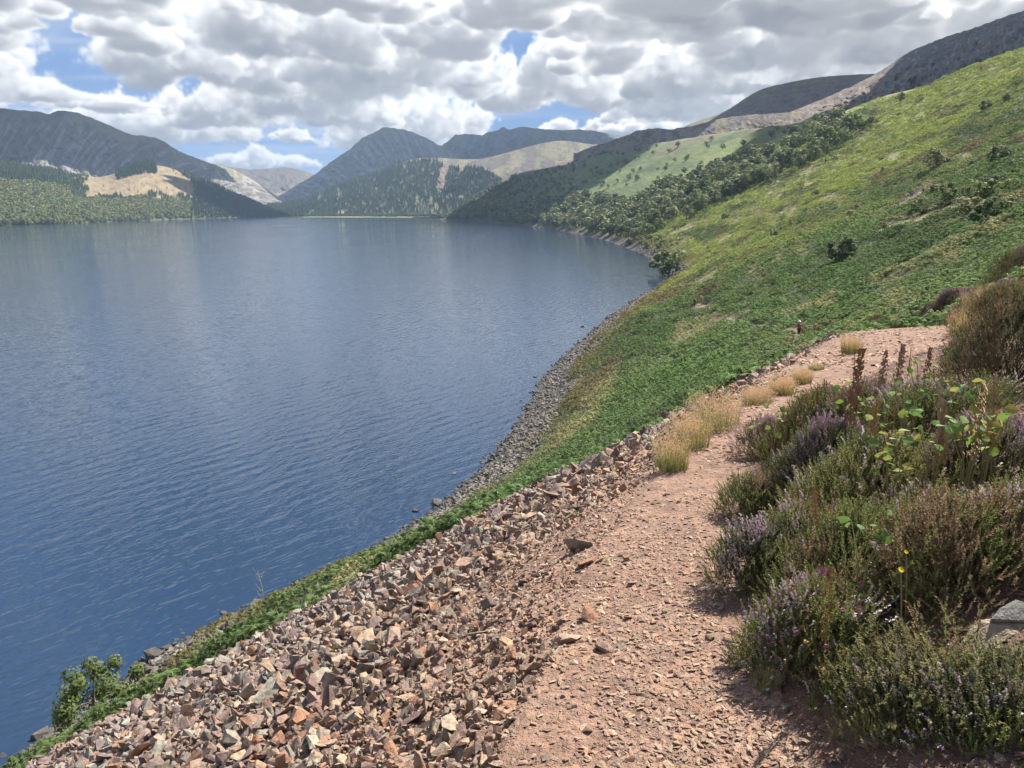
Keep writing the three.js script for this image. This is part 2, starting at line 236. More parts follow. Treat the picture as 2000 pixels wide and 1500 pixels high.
// ───────────────────────── the near ground: scree, path, bank ─────────────────────────
const flat = v => [v.x, -v.z];
function zone(x, d) {
  const p = along(PATH, x, d), hw = pathHalf(p[2]) * (0.9 + 0.35 * noise2(x * 1.7, d * 1.7)), r = Math.hypot(x, d), n = noise2(x * 0.6, d * 0.6);
  if (p[0] < hw && d < 19) return 'path';
  if (p[1] > 0) return p[0] < 12 && d < 22 && !(d > 12.5 && p[0] < hw + 0.5 * n) ? 'bank' : d > 12.5 && d < 19 ? 'scree' : 'turf';
  return r < 21.5 + n * 3 && d < 19 + (n - 0.5) * 2 + Math.max(0, -x) ? 'scree' : 'turf';
}
const grounds = {};
const TROD = flat(groundAt(1357, 601, 120)), trodden = (x, d) => along([[TROD[0] + 0.4, TROD[1] + 1.5], TROD, [TROD[0] + 1.0, TROD[1] - 9]], x, d)[0];   // worn ground where the far walker is
// bare tracks and grassy streaks of the green slope, drawn out along it
const STREAKS = [
  { c: [0.27, 0.20, 0.15], w: 4.2, line: [[1755, 408], [1800, 382], [1850, 350], [1900, 325], [1990, 285]] },      // bare brown scar
  { c: [0.30, 0.27, 0.13], w: 3.0, line: [[1262, 470], [1330, 455], [1420, 425], [1500, 390]] },
  { c: [0.29, 0.26, 0.11], w: 3.5, line: [[1300, 500], [1370, 480], [1450, 455]] },
  { c: [0.27, 0.25, 0.11], w: 4.0, line: [[1480, 372], [1560, 340], [1640, 315]] },
  { c: [0.26, 0.24, 0.10], w: 2.5, line: [[1810, 420], [1880, 400]] },
  { c: [0.30, 0.24, 0.12], w: 1.6, line: [[1530, 692], [1560, 665], [1610, 648], [1650, 630]] },
  { c: [0.20, 0.12, 0.07], w: 1.8, line: [[1388, 622], [1410, 628], [1450, 612]] },
  { c: [0.20, 0.11, 0.06], w: 2.5, line: [[1065, 800], [1110, 760], [1180, 720]] },
  { c: [0.22, 0.14, 0.07], w: 2.5, line: [[1255, 578], [1290, 570]] },
].map(s => ({ ...s, line: s.line.map(([x, y]) => flat(groundAt(x, y, 45))) })).concat([{ c: [0.26, 0.20, 0.12], w: 0.42, line: PATH.slice(12) }, { c: [0.30, 0.22, 0.14], w: 0.8, line: [[TROD[0] + 0.4, TROD[1] + 1.5], TROD, [TROD[0] + 1.0, TROD[1] - 9]] }]);
const mixc = (a, b, t) => [mix(a[0], b[0], t), mix(a[1], b[1], t), mix(a[2], b[2], t)];
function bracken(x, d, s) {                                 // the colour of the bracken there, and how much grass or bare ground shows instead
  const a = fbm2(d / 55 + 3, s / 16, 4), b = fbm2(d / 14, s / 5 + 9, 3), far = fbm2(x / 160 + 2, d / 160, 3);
  const sunTone = step(130, 330, d + (far - 0.5) * 260); let c = mixc(mixc(mixc([0.075, 0.130, 0.040], [0.098, 0.150, 0.040], sunTone), mixc([0.125, 0.195, 0.054], [0.228, 0.282, 0.056], sunTone), step(0.34, 0.62, a * 0.6 + far * 0.4)), [0.300, 0.345, 0.066], step(120, 380, d + (far - 0.5) * 420) * step(1150, 760, d + (a - 0.5) * 300) * 0.75); c = mixc(c, mixc([0.150, 0.190, 0.065], [0.245, 0.255, 0.085], sunTone), step(0.54, 0.70, b) * 0.55); c = mixc(c, [0.085, 0.125, 0.035], step(0.42, 0.30, a) * 0.8);  // cloud shade near and sunny yellow farther ahead are put into the colour
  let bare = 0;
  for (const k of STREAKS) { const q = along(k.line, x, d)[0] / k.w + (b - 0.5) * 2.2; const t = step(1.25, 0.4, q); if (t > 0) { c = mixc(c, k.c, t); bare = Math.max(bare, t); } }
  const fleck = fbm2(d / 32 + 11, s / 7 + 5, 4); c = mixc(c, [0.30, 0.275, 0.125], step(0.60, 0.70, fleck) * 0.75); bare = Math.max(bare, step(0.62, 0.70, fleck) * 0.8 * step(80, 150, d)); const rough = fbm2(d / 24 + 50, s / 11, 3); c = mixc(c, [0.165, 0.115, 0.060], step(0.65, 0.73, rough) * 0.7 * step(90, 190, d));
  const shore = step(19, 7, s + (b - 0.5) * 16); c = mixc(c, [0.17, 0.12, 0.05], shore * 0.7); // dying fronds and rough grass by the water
  const farShade = step(850, 1250, d + (far - 0.5) * 500); c = mixc(c, mixc([0.070, 0.120, 0.030], [0.120, 0.175, 0.045], step(0.42, 0.58, a)), farShade * 0.8);  // far slope darkened, its shade bands put into the colour
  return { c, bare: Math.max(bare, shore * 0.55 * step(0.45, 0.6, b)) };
}
function landColor(x, d, h) {
  const sd = along(SHORE, x, d), s = sd[0] * sd[1], r = Math.hypot(x, d), az = Math.atan2(x, d), n = fbm2(x / 3, d / 3, 3);
  const gravel = mixc([0.050, 0.046, 0.042], [0.11, 0.10, 0.09], n);
  const { c, bare } = bracken(x, d, s);
  let k = mixc(c, [0.042, 0.058, 0.018], step(620, 260, d + (n - 0.5) * 120) * (1 - bare));  // stalks and litter under the fronds, gap shade put into the colour
  const R = browReach(az), t = (r - R) / R + (fbm2(x / 70, d / 70, 4) - 0.5) * 0.35;
  if (r > 300) {
    const heath = mixc([0.120, 0.088, 0.076], [0.190, 0.165, 0.090], step(0.40, 0.62, fbm2(x / 90 + 7, d / 90, 4)));
    k = mixc(k, heath, step(-0.10, 0.06, t) * step(1.35, 1.0, az / 0.45 + 0.4));
    const wood = step(0.02, -0.06, az - 0.06); k = mixc(k, [0.060, 0.085, 0.030], wood * step(0.0, -0.12, t));
  }
  k = mixc(k, gravel, step(8.5, 5.5, s + (n - 0.5) * 3.5));
  return k;
}
{
  const near = []; for (let i = 0; i <= 560; i++) { const t = i / 560 * 2 - 1; near.push((t * 0.62 + Math.sign(t) * Math.pow(Math.abs(t), 4) * 1.9)); }
  const rows = 232, radius = j => 0.45 * Math.pow(46 / 0.45, j / (rows - 1)), zones = [];
  const col = { path: (x, d, n, m) => mixc(mixc([0.200, 0.104, 0.068], [0.305, 0.182, 0.125], n), [0.29, 0.20, 0.15], m * 0.5), scree: (x, d, n, m) => { const p = along(PATH, x, d); return mixc(mixc(mixc([0.200, 0.104, 0.068], [0.305, 0.182, 0.125], n), [0.29, 0.20, 0.15], m * 0.5), mixc([0.13, 0.085, 0.065], [0.22, 0.145, 0.11], n), step(0.7, 2.2, p[0])); }, bank: (x, d, n, m) => mixc([0.105, 0.055, 0.035], [0.19, 0.10, 0.065], n), turf: (x, d, n, m) => mixc([0.055, 0.075, 0.020], [0.10, 0.10, 0.04], n) };
  const hold = [];
  for (let j = 0; j < rows; j++) for (const a of near) { const r = radius(j), x = r * Math.sin(a), d = r * Math.cos(a); zones.push(zone(x, d)); hold.push([x, fellside(x, d), -d]); }
  const nc = near.length;
  for (const [name, data] of [
    ['scree_slope', { label: 'slope of loose reddish scree running down beside the path', category: 'scree' }],
    ['path', { label: 'trodden reddish stony footpath along the hillside', category: 'path' }],
    ['bank', { label: 'bare brown earth bank under the heather above the path', category: 'bank' }],
    ['ground', { label: 'rough turf under the bracken below the scree', category: 'ground' }]]) {
    const want = { scree_slope: 'scree', path: 'path', bank: 'bank', ground: 'turf' }[name];
    const g = gridGeometry(nc, rows, (i, j) => { const p = hold[j * nc + i], x = p[0], d = -p[2]; let c = col[want](x, d, fbm2(x * 2.2, d * 2.2, 4), fbm2(x * 9, d * 9, 3)); if (want === 'turf') { const sd = along(SHORE, x, d); c = mixc(c, [0.075, 0.07, 0.065], step(8.5, 5.5, sd[0] * sd[1])); } return { p, c }; }, (i, j, a, b, c, d, pos, k) => zones[k] === want && Math.max(a, b, c, d) > -3);
    const m = matte({ vertexColors: true, map: again(grainTexture, 1.7), bumpMap: again(reliefTexture, 2.3), bumpScale: want === 'turf' ? 0.08 : 0.035 });
    grounds[want] = add(new THREE.Mesh(compact(g), m), name, { kind: 'structure', ...data });
  }
}
{                                                            // the hillside along the lake, up to the brow and over it
  const rows = 430, radius = j => 45.4 * Math.pow(3300 / 45.4, j / (rows - 1)), angles = []; for (let i = 0; i <= 250; i++) angles.push(mix(-64, -12, i / 250)); for (let i = 1; i <= 480; i++) angles.push(mix(-12, 36, i / 480)); for (let i = 1; i <= 60; i++) angles.push(mix(36, 78, i / 60));
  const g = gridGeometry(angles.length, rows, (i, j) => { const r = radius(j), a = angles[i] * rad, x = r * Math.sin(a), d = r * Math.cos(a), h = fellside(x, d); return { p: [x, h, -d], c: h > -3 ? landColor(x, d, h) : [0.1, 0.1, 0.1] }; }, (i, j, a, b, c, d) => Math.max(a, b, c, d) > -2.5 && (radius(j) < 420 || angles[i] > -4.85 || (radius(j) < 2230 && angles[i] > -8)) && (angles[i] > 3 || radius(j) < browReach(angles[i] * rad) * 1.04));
  add(new THREE.Mesh(compact(g), matte({ vertexColors: true, map: again(grainTexture, 1 / 9), bumpMap: again(reliefTexture, 1 / 14), bumpScale: 1.6 })), 'hillside', { kind: 'structure', label: 'long green hillside falling to the lake shore', category: 'hillside' });
}

// ───────────────────────── the hills round the lake ─────────────────────────
function hill(name, label, { line, base, crest, foot, rows = 70, cols = 260, ribs = 0.05, rib = 26, skew = 0, bend = 1.25, color, seed = 1, rough = 1.2, back = 0.5, bump = 14, bumpSize = 60 }) {
  const sky = smoothTable(line), x0 = line[0][0], x1 = line[line.length - 1][0], at = v => typeof v === 'function' ? v : () => v, B = at(base), C = at(crest), F = at(foot ?? -4);
  const place = (px, s, relief = true) => {
    const rB = B(px), rC = C(px), k = sight(px, sky(px)), jag = (fbm2(px / 7 + seed * 31, 4, 4) - 0.5) * rough / FOCAL, top = EYE + rC * (k[2] + jag), f = F(px);
    let r, h; if (s <= 1) { r = mix(rB, rC, s); h = f + (top - f) * Math.pow(s, bend); } else { r = rC + (s - 1) * (rC - rB) * 1.4; h = top - (top - f) * back * Math.pow(s - 1, 1.3) - (s - 1) * 10; }
    if (relief) { const w = Math.sin(Math.PI * clamp(s, 0, 1)) * (rC - rB), wob = (fbm2(px / 50 + seed, s * 4, 3) - 0.5) * 90, u = (px + skew * s + wob) / rib, q = fbm2(u + seed * 7, s * 3.4 + seed, 5, 0.55), q2 = fbm2(px / 11 + seed, s * 13 + seed, 4), q3 = fbm2(u * 2.7, s * 5 + 4 * seed, 3); r += w * ribs * ((0.5 - Math.abs(q - 0.5) * 2.4) * 0.9 + (q2 - 0.5) * 1.5 + (0.5 - Math.abs(q3 - 0.5) * 2) * 0.3); }
    return [r * k[0], h, -r * k[1], s, top];
  };
  const back_ = 8, n = rows + back_;
  const g = gridGeometry(cols, n, (i, j) => { const px = mix(x0, x1, i / (cols - 1)), s = j < rows ? j / (rows - 1) : 1 + (j - rows + 1) / back_, p = place(px, s); return { p: p.slice(0, 3), c: color(px, Math.min(s, 1), p) }; });
  add(new THREE.Mesh(g, matte({ vertexColors: true, map: again(grainTexture, 1 / (bumpSize * 1.6)), bumpMap: again(reliefTexture, 1 / bumpSize), bumpScale: bump })), name, { kind: 'structure', label, category: 'hill' });
  return place;
}
const hills = {};
const leftShore = table([[-500, 1500], [-250, 1620], [0, 1800], [100, 1890], [250, 2205], [340, 2440], [440, 2690], [560, 2910], [620, 2960]]);
hills.knoll = hill('hill', 'low wooded hill with a tan clearing on the far shore', {
  line: [[-420, 268], [-200, 298], [0, 322], [70, 329], [140, 340], [189, 346], [210, 343], [224, 338], [252, 329], [287, 322], [315, 324], [350, 334], [385, 349], [420, 361], [455, 378], [490, 392], [525, 409], [546, 418], [566, 424]],
  base: px => leftShore(px) - 6, crest: px => leftShore(px) + table([[-400, 900], [100, 800], [300, 640], [450, 330], [566, 60]])(px), foot: -2, cols: 320, rows: 70, ribs: 0.03, bend: 0.95, seed: 3, rough: 0.6, bump: 5, bumpSize: 30,
  color: (px, s) => { const n = fbm2(px / 16 + 3, s * 9, 4); let c = mixc([0.055, 0.075, 0.030], [0.10, 0.12, 0.045], n); const tan = step(0.38, 0.44, s + (n - 0.5) * 0.35) * step(140, 175, px + (n - 0.5) * 60) * step(372, 345, px + (n - 0.5) * 60 - (s < 0.8 ? 20 : 0)); c = mixc(c, mixc([0.25, 0.175, 0.095], [0.36, 0.29, 0.165], fbm2(px / 6, s * 22, 3)), tan); return mixc([0.33, 0.31, 0.28], c, step(0.004, 0.012, s)); } });
hills.left = hill('hill', 'long dark fell with purple scree behind the wooded knoll', {
  line: [[-450, 190], [-250, 196], [0, 212], [45, 216], [77, 218], [94, 223], [103, 220], [115, 216], [154, 221], [182, 232], [210, 243], [245, 259], [259, 263], [280, 265], [311, 272], [336, 287], [350, 295], [371, 304], [395, 313], [417, 320], [441, 326], [470, 338], [500, 356], [530, 376], [552, 390]],
  base: px => table([[-450, 2550], [0, 2650], [300, 3050], [552, 4300]])(px), crest: px => table([[-450, 3600], [0, 3800], [250, 4300], [552, 5000]])(px), foot: 20, cols: 420, rows: 120, ribs: 0.06, rib: 30, skew: -160, bend: 1.18, seed: 5, rough: 2.4, bump: 10, bumpSize: 50,
  color: (px, s) => { const lean = px - s * 150, n = fbm2(px / 24, s * 6, 4), run = fbm2(lean / 7, s * 3.2 + 5, 4), fine = fbm2(lean / 2.5, s * 9, 3); let c = mixc([0.111, 0.104, 0.081], [0.176, 0.163, 0.098], n); c = mixc(c, [0.330, 0.295, 0.325], step(0.49, 0.60, run * 0.6 + fine * 0.4) * step(0.15, 0.35, s) * step(0.95, 0.8, s)); c = mixc(c, [0.117, 0.150, 0.065], step(0.42, 0.2, s + (n - 0.5) * 0.4) * 0.8); c = mixc(c, [0.299, 0.267, 0.143], step(0.80, 0.96, s + (n - 0.5) * 0.5) * step(80, 150, px) * 0.75); return mixc(c, [0.390, 0.345, 0.286], step(0.60, 0.68, fbm2(px / 9 + 40, s * 7, 3)) * step(300, 400, px) * 0.8); } });
hills.end = hill('hill', 'farthest purple fell closing the head of the valley', {
  line: [[380, 322], [417, 322], [441, 325], [472, 329], [490, 331], [525, 329], [560, 327], [588, 332], [611, 340], [640, 356], [690, 385]],
  base: 5600, crest: 7000, foot: 30, cols: 160, rows: 50, ribs: 0.05, rib: 14, seed: 9, rough: 0.8,
  color: (px, s) => { const n = fbm2(px / 10, s * 5, 4); return mixc(mixc([0.120, 0.102, 0.090], [0.204, 0.174, 0.132], n), [0.360, 0.300, 0.204], step(0.56, 0.66, fbm2(px / 14 + s * 4, s * 6, 3)) * step(0.6, 0.3, s)); } });
hills.peak = hill('hill', 'steep dark rocky peak rising above the head of the lake', {
  line: [[500, 398], [516, 394], [552, 379], [588, 356], [612, 342], [636, 324], [660, 306], [684, 292], [692, 283], [708, 270], [724, 262], [748, 250], [772, 251], [792, 254], [812, 261], [832, 269], [848, 278], [870, 290], [910, 312], [960, 330]],
  base: px => 4200, crest: 5900, foot: 15, cols: 300, rows: 130, ribs: 0.09, rib: 34, skew: 70, bend: 1.3, seed: 13, rough: 3.4, bump: 26, bumpSize: 90,
  color: (px, s) => { const n = fbm2(px / 14, s * 9, 5), run = fbm2((px + s * 90) / 6, s * 5, 4); let c = mixc([0.115, 0.111, 0.084], [0.182, 0.178, 0.105], n); c = mixc(c, [0.285, 0.260, 0.255], step(0.47, 0.60, run) * step(0.25, 0.5, s)); c = mixc(c, [0.101, 0.142, 0.068], step(0.45, 0.15, s)); return mixc(c, [0.216, 0.223, 0.101], step(0.90, 0.99, s + (n - 0.5) * 0.2)); } });
hills.ridge = hill('hill', 'long craggy ridge with a small pointed top right of the peak', {
  line: [[800, 330], [840, 300], [862, 284], [872, 278], [886, 266], [892, 263], [924, 262], [940, 264], [952, 258], [974, 254], [980, 249], [986, 250], [994, 254], [1016, 248], [1036, 249], [1060, 252], [1100, 254], [1132, 253], [1160, 256], [1196, 262], [1220, 267], [1300, 280]],
  base: 4700, crest: 6400, foot: 60, cols: 300, rows: 110, ribs: 0.09, rib: 24, skew: -40, bend: 1.2, seed: 17, rough: 3.0, bump: 26, bumpSize: 90,
  color: (px, s) => { const n = fbm2(px / 14, s * 9, 5), run = fbm2((px - s * 60) / 6, s * 5, 4); let c = mixc([0.111, 0.107, 0.081], [0.182, 0.176, 0.104], n); c = mixc(c, [0.202, 0.185, 0.182], step(0.48, 0.6, run) * step(0.3, 0.5, s)); return mixc(c, [0.202, 0.208, 0.098], step(0.93, 1, s + (n - 0.5) * 0.2)); } });
hills.moor = hill('hill', 'tan and purple heather moor between the ridge and the forest', {
  line: [[780, 330], [820, 318], [852, 309], [900, 311], [940, 310], [980, 301], [1020, 290], [1060, 280], [1092, 275], [1124, 277], [1148, 281], [1200, 284], [1260, 290]],
  base: 3500, crest: 4600, foot: 40, cols: 200, rows: 60, ribs: 0.03, rib: 22, bend: 1.1, seed: 21, rough: 0.7,
  color: (px, s) => { const n = fbm2(px / 20 + 2, s * 5 - px / 60, 4), m = fbm2(px / 9, s * 9, 3); return mixc(mixc([0.165, 0.118, 0.105], [0.27, 0.235, 0.120], step(0.42, 0.58, n)), [0.14, 0.165, 0.06], step(0.56, 0.7, m) * 0.7); } });
hills.forest = hill('hill', 'forested hill at the head of the lake with a rocky brow', {
  line: [[516, 402], [560, 398], [600, 388], [640, 372], [692, 350], [724, 340], [756, 330], [780, 320], [804, 312], [828, 308], [856, 311], [868, 318], [884, 322], [900, 325], [932, 328], [952, 334], [976, 350], [1010, 372], [1060, 395]],
  base: px => 3000, crest: px => table([[516, 3900], [828, 3800], [1060, 3400]])(px), foot: 1, cols: 260, rows: 80, ribs: 0.05, rib: 18, bend: 1.0, seed: 25, rough: 1.0, bump: 8,
  color: (px, s) => { const n = fbm2(px / 8, s * 12, 4); let c = mixc([0.055, 0.07, 0.03], [0.10, 0.115, 0.05], n); const gully = step(11, 4, Math.abs(px - 872 + (1 - s) * 26) + (n - 0.5) * 10) * step(0.35, 0.5, s); c = mixc(c, [0.21, 0.155, 0.115], Math.max(gully, step(0.93, 0.99, s + (n - 0.5) * 0.12) * step(770, 800, px) * step(905, 880, px))); c = mixc(c, [0.24, 0.22, 0.12], step(0.68, 0.74, fbm2(px / 12 + 9, s * 9 + 3, 3)) * 0.7); return c; } });
hills.rock = hill('hill', 'small rocky knoll on the brow of the right hillside', {
  line: [[1120, 300], [1160, 286], [1190, 276], [1225, 264], [1240, 257], [1253, 254], [1280, 251], [1307, 252], [1330, 250], [1360, 244], [1400, 234], [1450, 226], [1540, 220], [1640, 214], [1720, 206]],
  base: px => browReach(Math.atan2(...sight(px, 300))) * 1.02, crest: px => browReach(Math.atan2(...sight(px, 300))) * 1.02 + 330, foot: px => 90, cols: 260, rows: 40, ribs: 0.05, rib: 16, bend: 0.8, seed: 29, rough: 3.2, bump: 3, bumpSize: 24,
  color: (px, s) => { const n = fbm2(px / 12, s * 6, 4), m = fbm2(px / 3.5, s * 16, 3); let c = mixc([0.125, 0.092, 0.082], [0.215, 0.180, 0.105], step(0.4, 0.6, n)); c = mixc(c, [0.24, 0.225, 0.205], step(0.60, 0.70, m) * 0.75); return mixc(c, [0.14, 0.20, 0.055], step(0.45, 0.2, s + (n - 0.5) * 0.5) * 0.8); } });
hills.hump = hill('hill', 'rounded dark heather fell on the right skyline', {
  line: [[1270, 272], [1307, 262], [1343, 244], [1370, 234], [1415, 218], [1433, 207], [1460, 189], [1491, 173], [1527, 164], [1572, 155], [1617, 149], [1660, 146], [1707, 144], [1800, 142], [1900, 150]],
  base: px => table([[1270, 1950], [1707, 1500], [1900, 1400]])(px), crest: px => table([[1270, 2400], [1500, 2300], [1707, 2200], [1900, 2100]])(px), foot: 120, cols: 260, rows: 80, ribs: 0.035, rib: 50, skew: 90, bend: 1.05, seed: 33, rough: 1.2, bump: 5, bumpSize: 36,
  color: (px, s) => { const n = fbm2(px / 22, s * 6, 4), run = fbm2((px + s * 120) / 9, s * 4, 4); let c = mixc([0.150, 0.116, 0.109], [0.238, 0.190, 0.136], n); c = mixc(c, [0.476, 0.442, 0.391], step(0.64, 0.70, run) * step(0.7, 0.4, s) * 0.7); return mixc(c, [0.212, 0.212, 0.105], step(0.88, 0.98, s + (n - 0.5) * 0.2)); } });
hills.crag = hill('hill', 'high dark crag rising at the right end of the skyline', {
  line: [[1500, 236], [1560, 212], [1620, 188], [1670, 165], [1707, 146], [1730, 131], [1775, 102], [1820, 82], [1865, 66], [1910, 52], [1955, 35], [2000, 20], [2100, -14], [2300, -60], [2700, -90]],
  base: px => table([[1500, 1120], [1707, 960], [2000, 850], [2700, 700]])(px), crest: px => table([[1500, 1500], [1707, 1480], [2000, 1300], [2700, 1100]])(px), foot: px => table([[1500, 128], [2000, 140], [2700, 150]])(px), cols: 360, rows: 110, ribs: 0.085, rib: 46, skew: 120, bend: 1.35, seed: 37, rough: 3.0, bump: 6, bumpSize: 26,
  color: (px, s) => { const n = fbm2(px / 22, s * 6, 4), rock = step(0.42, 0.56, fbm2(px / 6, s * 10, 4)) * step(0.45, 0.6, s + (n - 0.5) * 0.4) * step(1690, 1740, px); let c = mixc([0.192, 0.144, 0.131], [0.296, 0.232, 0.160], n); c = mixc(c, mixc([0.136, 0.136, 0.136], [0.256, 0.256, 0.248], fbm2(px / 2.6, s * 30, 3)), rock); return mixc(c, [0.480, 0.432, 0.384], step(0.66, 0.71, fbm2(px / 3 + 3, s * 22, 3)) * 0.6); } });
{                                                            // flat meadows at the head of the lake
  const g = gridGeometry(140, 60, (i, j) => { const px = mix(470, 1010, i / 139), k = sight(px, 420), r = mix(2640, 4400, Math.pow(j / 59, 1.6)), x = r * k[0], d = r * k[1], n = fbm2(x / 160, d / 45, 3), edge = table([[470, 2960], [560, 2850], [640, 2790], [720, 2735], [800, 2640], [880, 2400], [1010, 2300]])(px); const c = mixc(mixc([0.055, 0.085, 0.030], [0.15, 0.145, 0.065], step(0.48, 0.60, fbm2(x / 70, d / 60 + 4, 4))), [0.06, 0.09, 0.03], step(0.60, 0.66, fbm2(x / 40, d / 40, 3))); return { p: [x, 1.6 * step(edge - 10, edge + 40, r) - 1 * step(edge + 10, edge - 10, r), -d], c }; });
  add(new THREE.Mesh(g, matte({ vertexColors: true })), 'meadow', { kind: 'structure', label: 'flat green and straw coloured meadows at the lake head', category: 'meadow' });
}

// ───────────────────────── stones ─────────────────────────
function stoneGeometry(seed, [sx, sy, sz], n = 13, cut = 0.55) {
  const R = rng(seed), pts = [];
  for (let i = 0; i < n; i++) { const v = new THREE.Vector3(R() * 2 - 1, R() * 2 - 1, R() * 2 - 1), m = Math.max(Math.abs(v.x), Math.abs(v.y), Math.abs(v.z)); v.multiplyScalar(mix(1, 1 / m, cut) * mix(0.8, 1, R())); pts.push(v.multiply(new THREE.Vector3(sx, sy, sz)).multiplyScalar(0.5)); }
  let g = new ConvexGeometry(pts); g = g.index ? g.toNonIndexed() : g; g.computeVertexNormals();
  const p = g.attributes.position, nn = g.attributes.normal, uv = new Float32Array(p.count * 2); for (let i = 0; i < p.count; i++) { const ax = Math.abs(nn.getX(i)), ay = Math.abs(nn.getY(i)); uv[i * 2] = (ax > 0.6 ? p.getZ(i) : p.getX(i)) * 0.7 + seed * 0.37; uv[i * 2 + 1] = (ay > 0.6 ? p.getZ(i) : p.getY(i)) * 0.7 + seed * 0.61; }
  g.setAttribute('uv', new THREE.BufferAttribute(uv, 2)); return g;
}
const STONES = [...Array(14).keys()].map(i => stoneGeometry(100 + i, [[1, 0.42, 0.75], [1, 0.6, 0.7], [1.1, 0.3, 0.8], [0.9, 0.55, 0.6], [1.2, 0.35, 0.6]][i % 5], 10 + i % 5));
const CHIPS = [...Array(4).keys()].map(i => stoneGeometry(300 + i, [1, 0.35, 0.72], 7));
const BOULDERS = [...Array(7).keys()].map(i => stoneGeometry(500 + i, [1, 0.72, 0.85], 22, 0.25));
const rockTones = [[0.270, 0.172, 0.132], [0.225, 0.150, 0.128], [0.195, 0.125, 0.112], [0.330, 0.225, 0.150], [0.300, 0.155, 0.095], [0.250, 0.205, 0.165], [0.290, 0.250, 0.200], [0.170, 0.120, 0.112], [0.350, 0.245, 0.180]];
const stoneMaterials = rockTones.map(t => matte({ color: rgb(...t.map(v => v * 1.2)), map: rockTexture, bumpMap: again(reliefTexture, 1.3), bumpScale: 0.012, roughness: 0.88 }));
const whiteStone = matte({ color: rgb(1, 1, 1), map: rockTexture, bumpMap: again(reliefTexture, 1.3), bumpScale: 0.008, roughness: 0.9 });
const M4 = new THREE.Matrix4(), QT = new THREE.Quaternion(), V3 = new THREE.Vector3(), SC = new THREE.Vector3(), EU = new THREE.Euler(), CO = new THREE.Color();
function scatter(name, geometries, material, items, data, parent = scene) {   // items: {p, e|q, s, c, g}
  const made = [];
  geometries.forEach((geo, k) => { const mine = items.filter(i => i.g === k); if (!mine.length) return; const m = new THREE.InstancedMesh(geo, material, mine.length);
    mine.forEach((it, i) => { if (it.q) QT.copy(it.q); else QT.setFromEuler(EU.set(...it.e)); M4.compose(V3.set(...it.p), QT, typeof it.s === 'number' ? SC.setScalar(it.s) : SC.set(...it.s)); m.setMatrixAt(i, M4); m.setColorAt(i, CO.setRGB(...it.c)); });
    m.frustumCulled = false; made.push(add(m, name, { kind: 'stuff', ...data }, parent)); });
  return made;
}
function slopeTilt(x, d, e = 0.3) { const hx = (fellside(x + e, d) - fellside(x - e, d)) / (2 * e), hd = (fellside(x, d + e) - fellside(x, d - e)) / (2 * e); return new THREE.Vector3(-hx, 1, hd).normalize(); }
const UPV = new THREE.Vector3(0, 1, 0), TQ = new THREE.Quaternion();
function layOn(normal, yaw, wild, R) { const q = new THREE.Quaternion().setFromUnitVectors(UPV, normal); q.multiply(TQ.setFromEuler(EU.set((R() - 0.5) * wild, yaw, (R() - 0.5) * wild))); return q; }
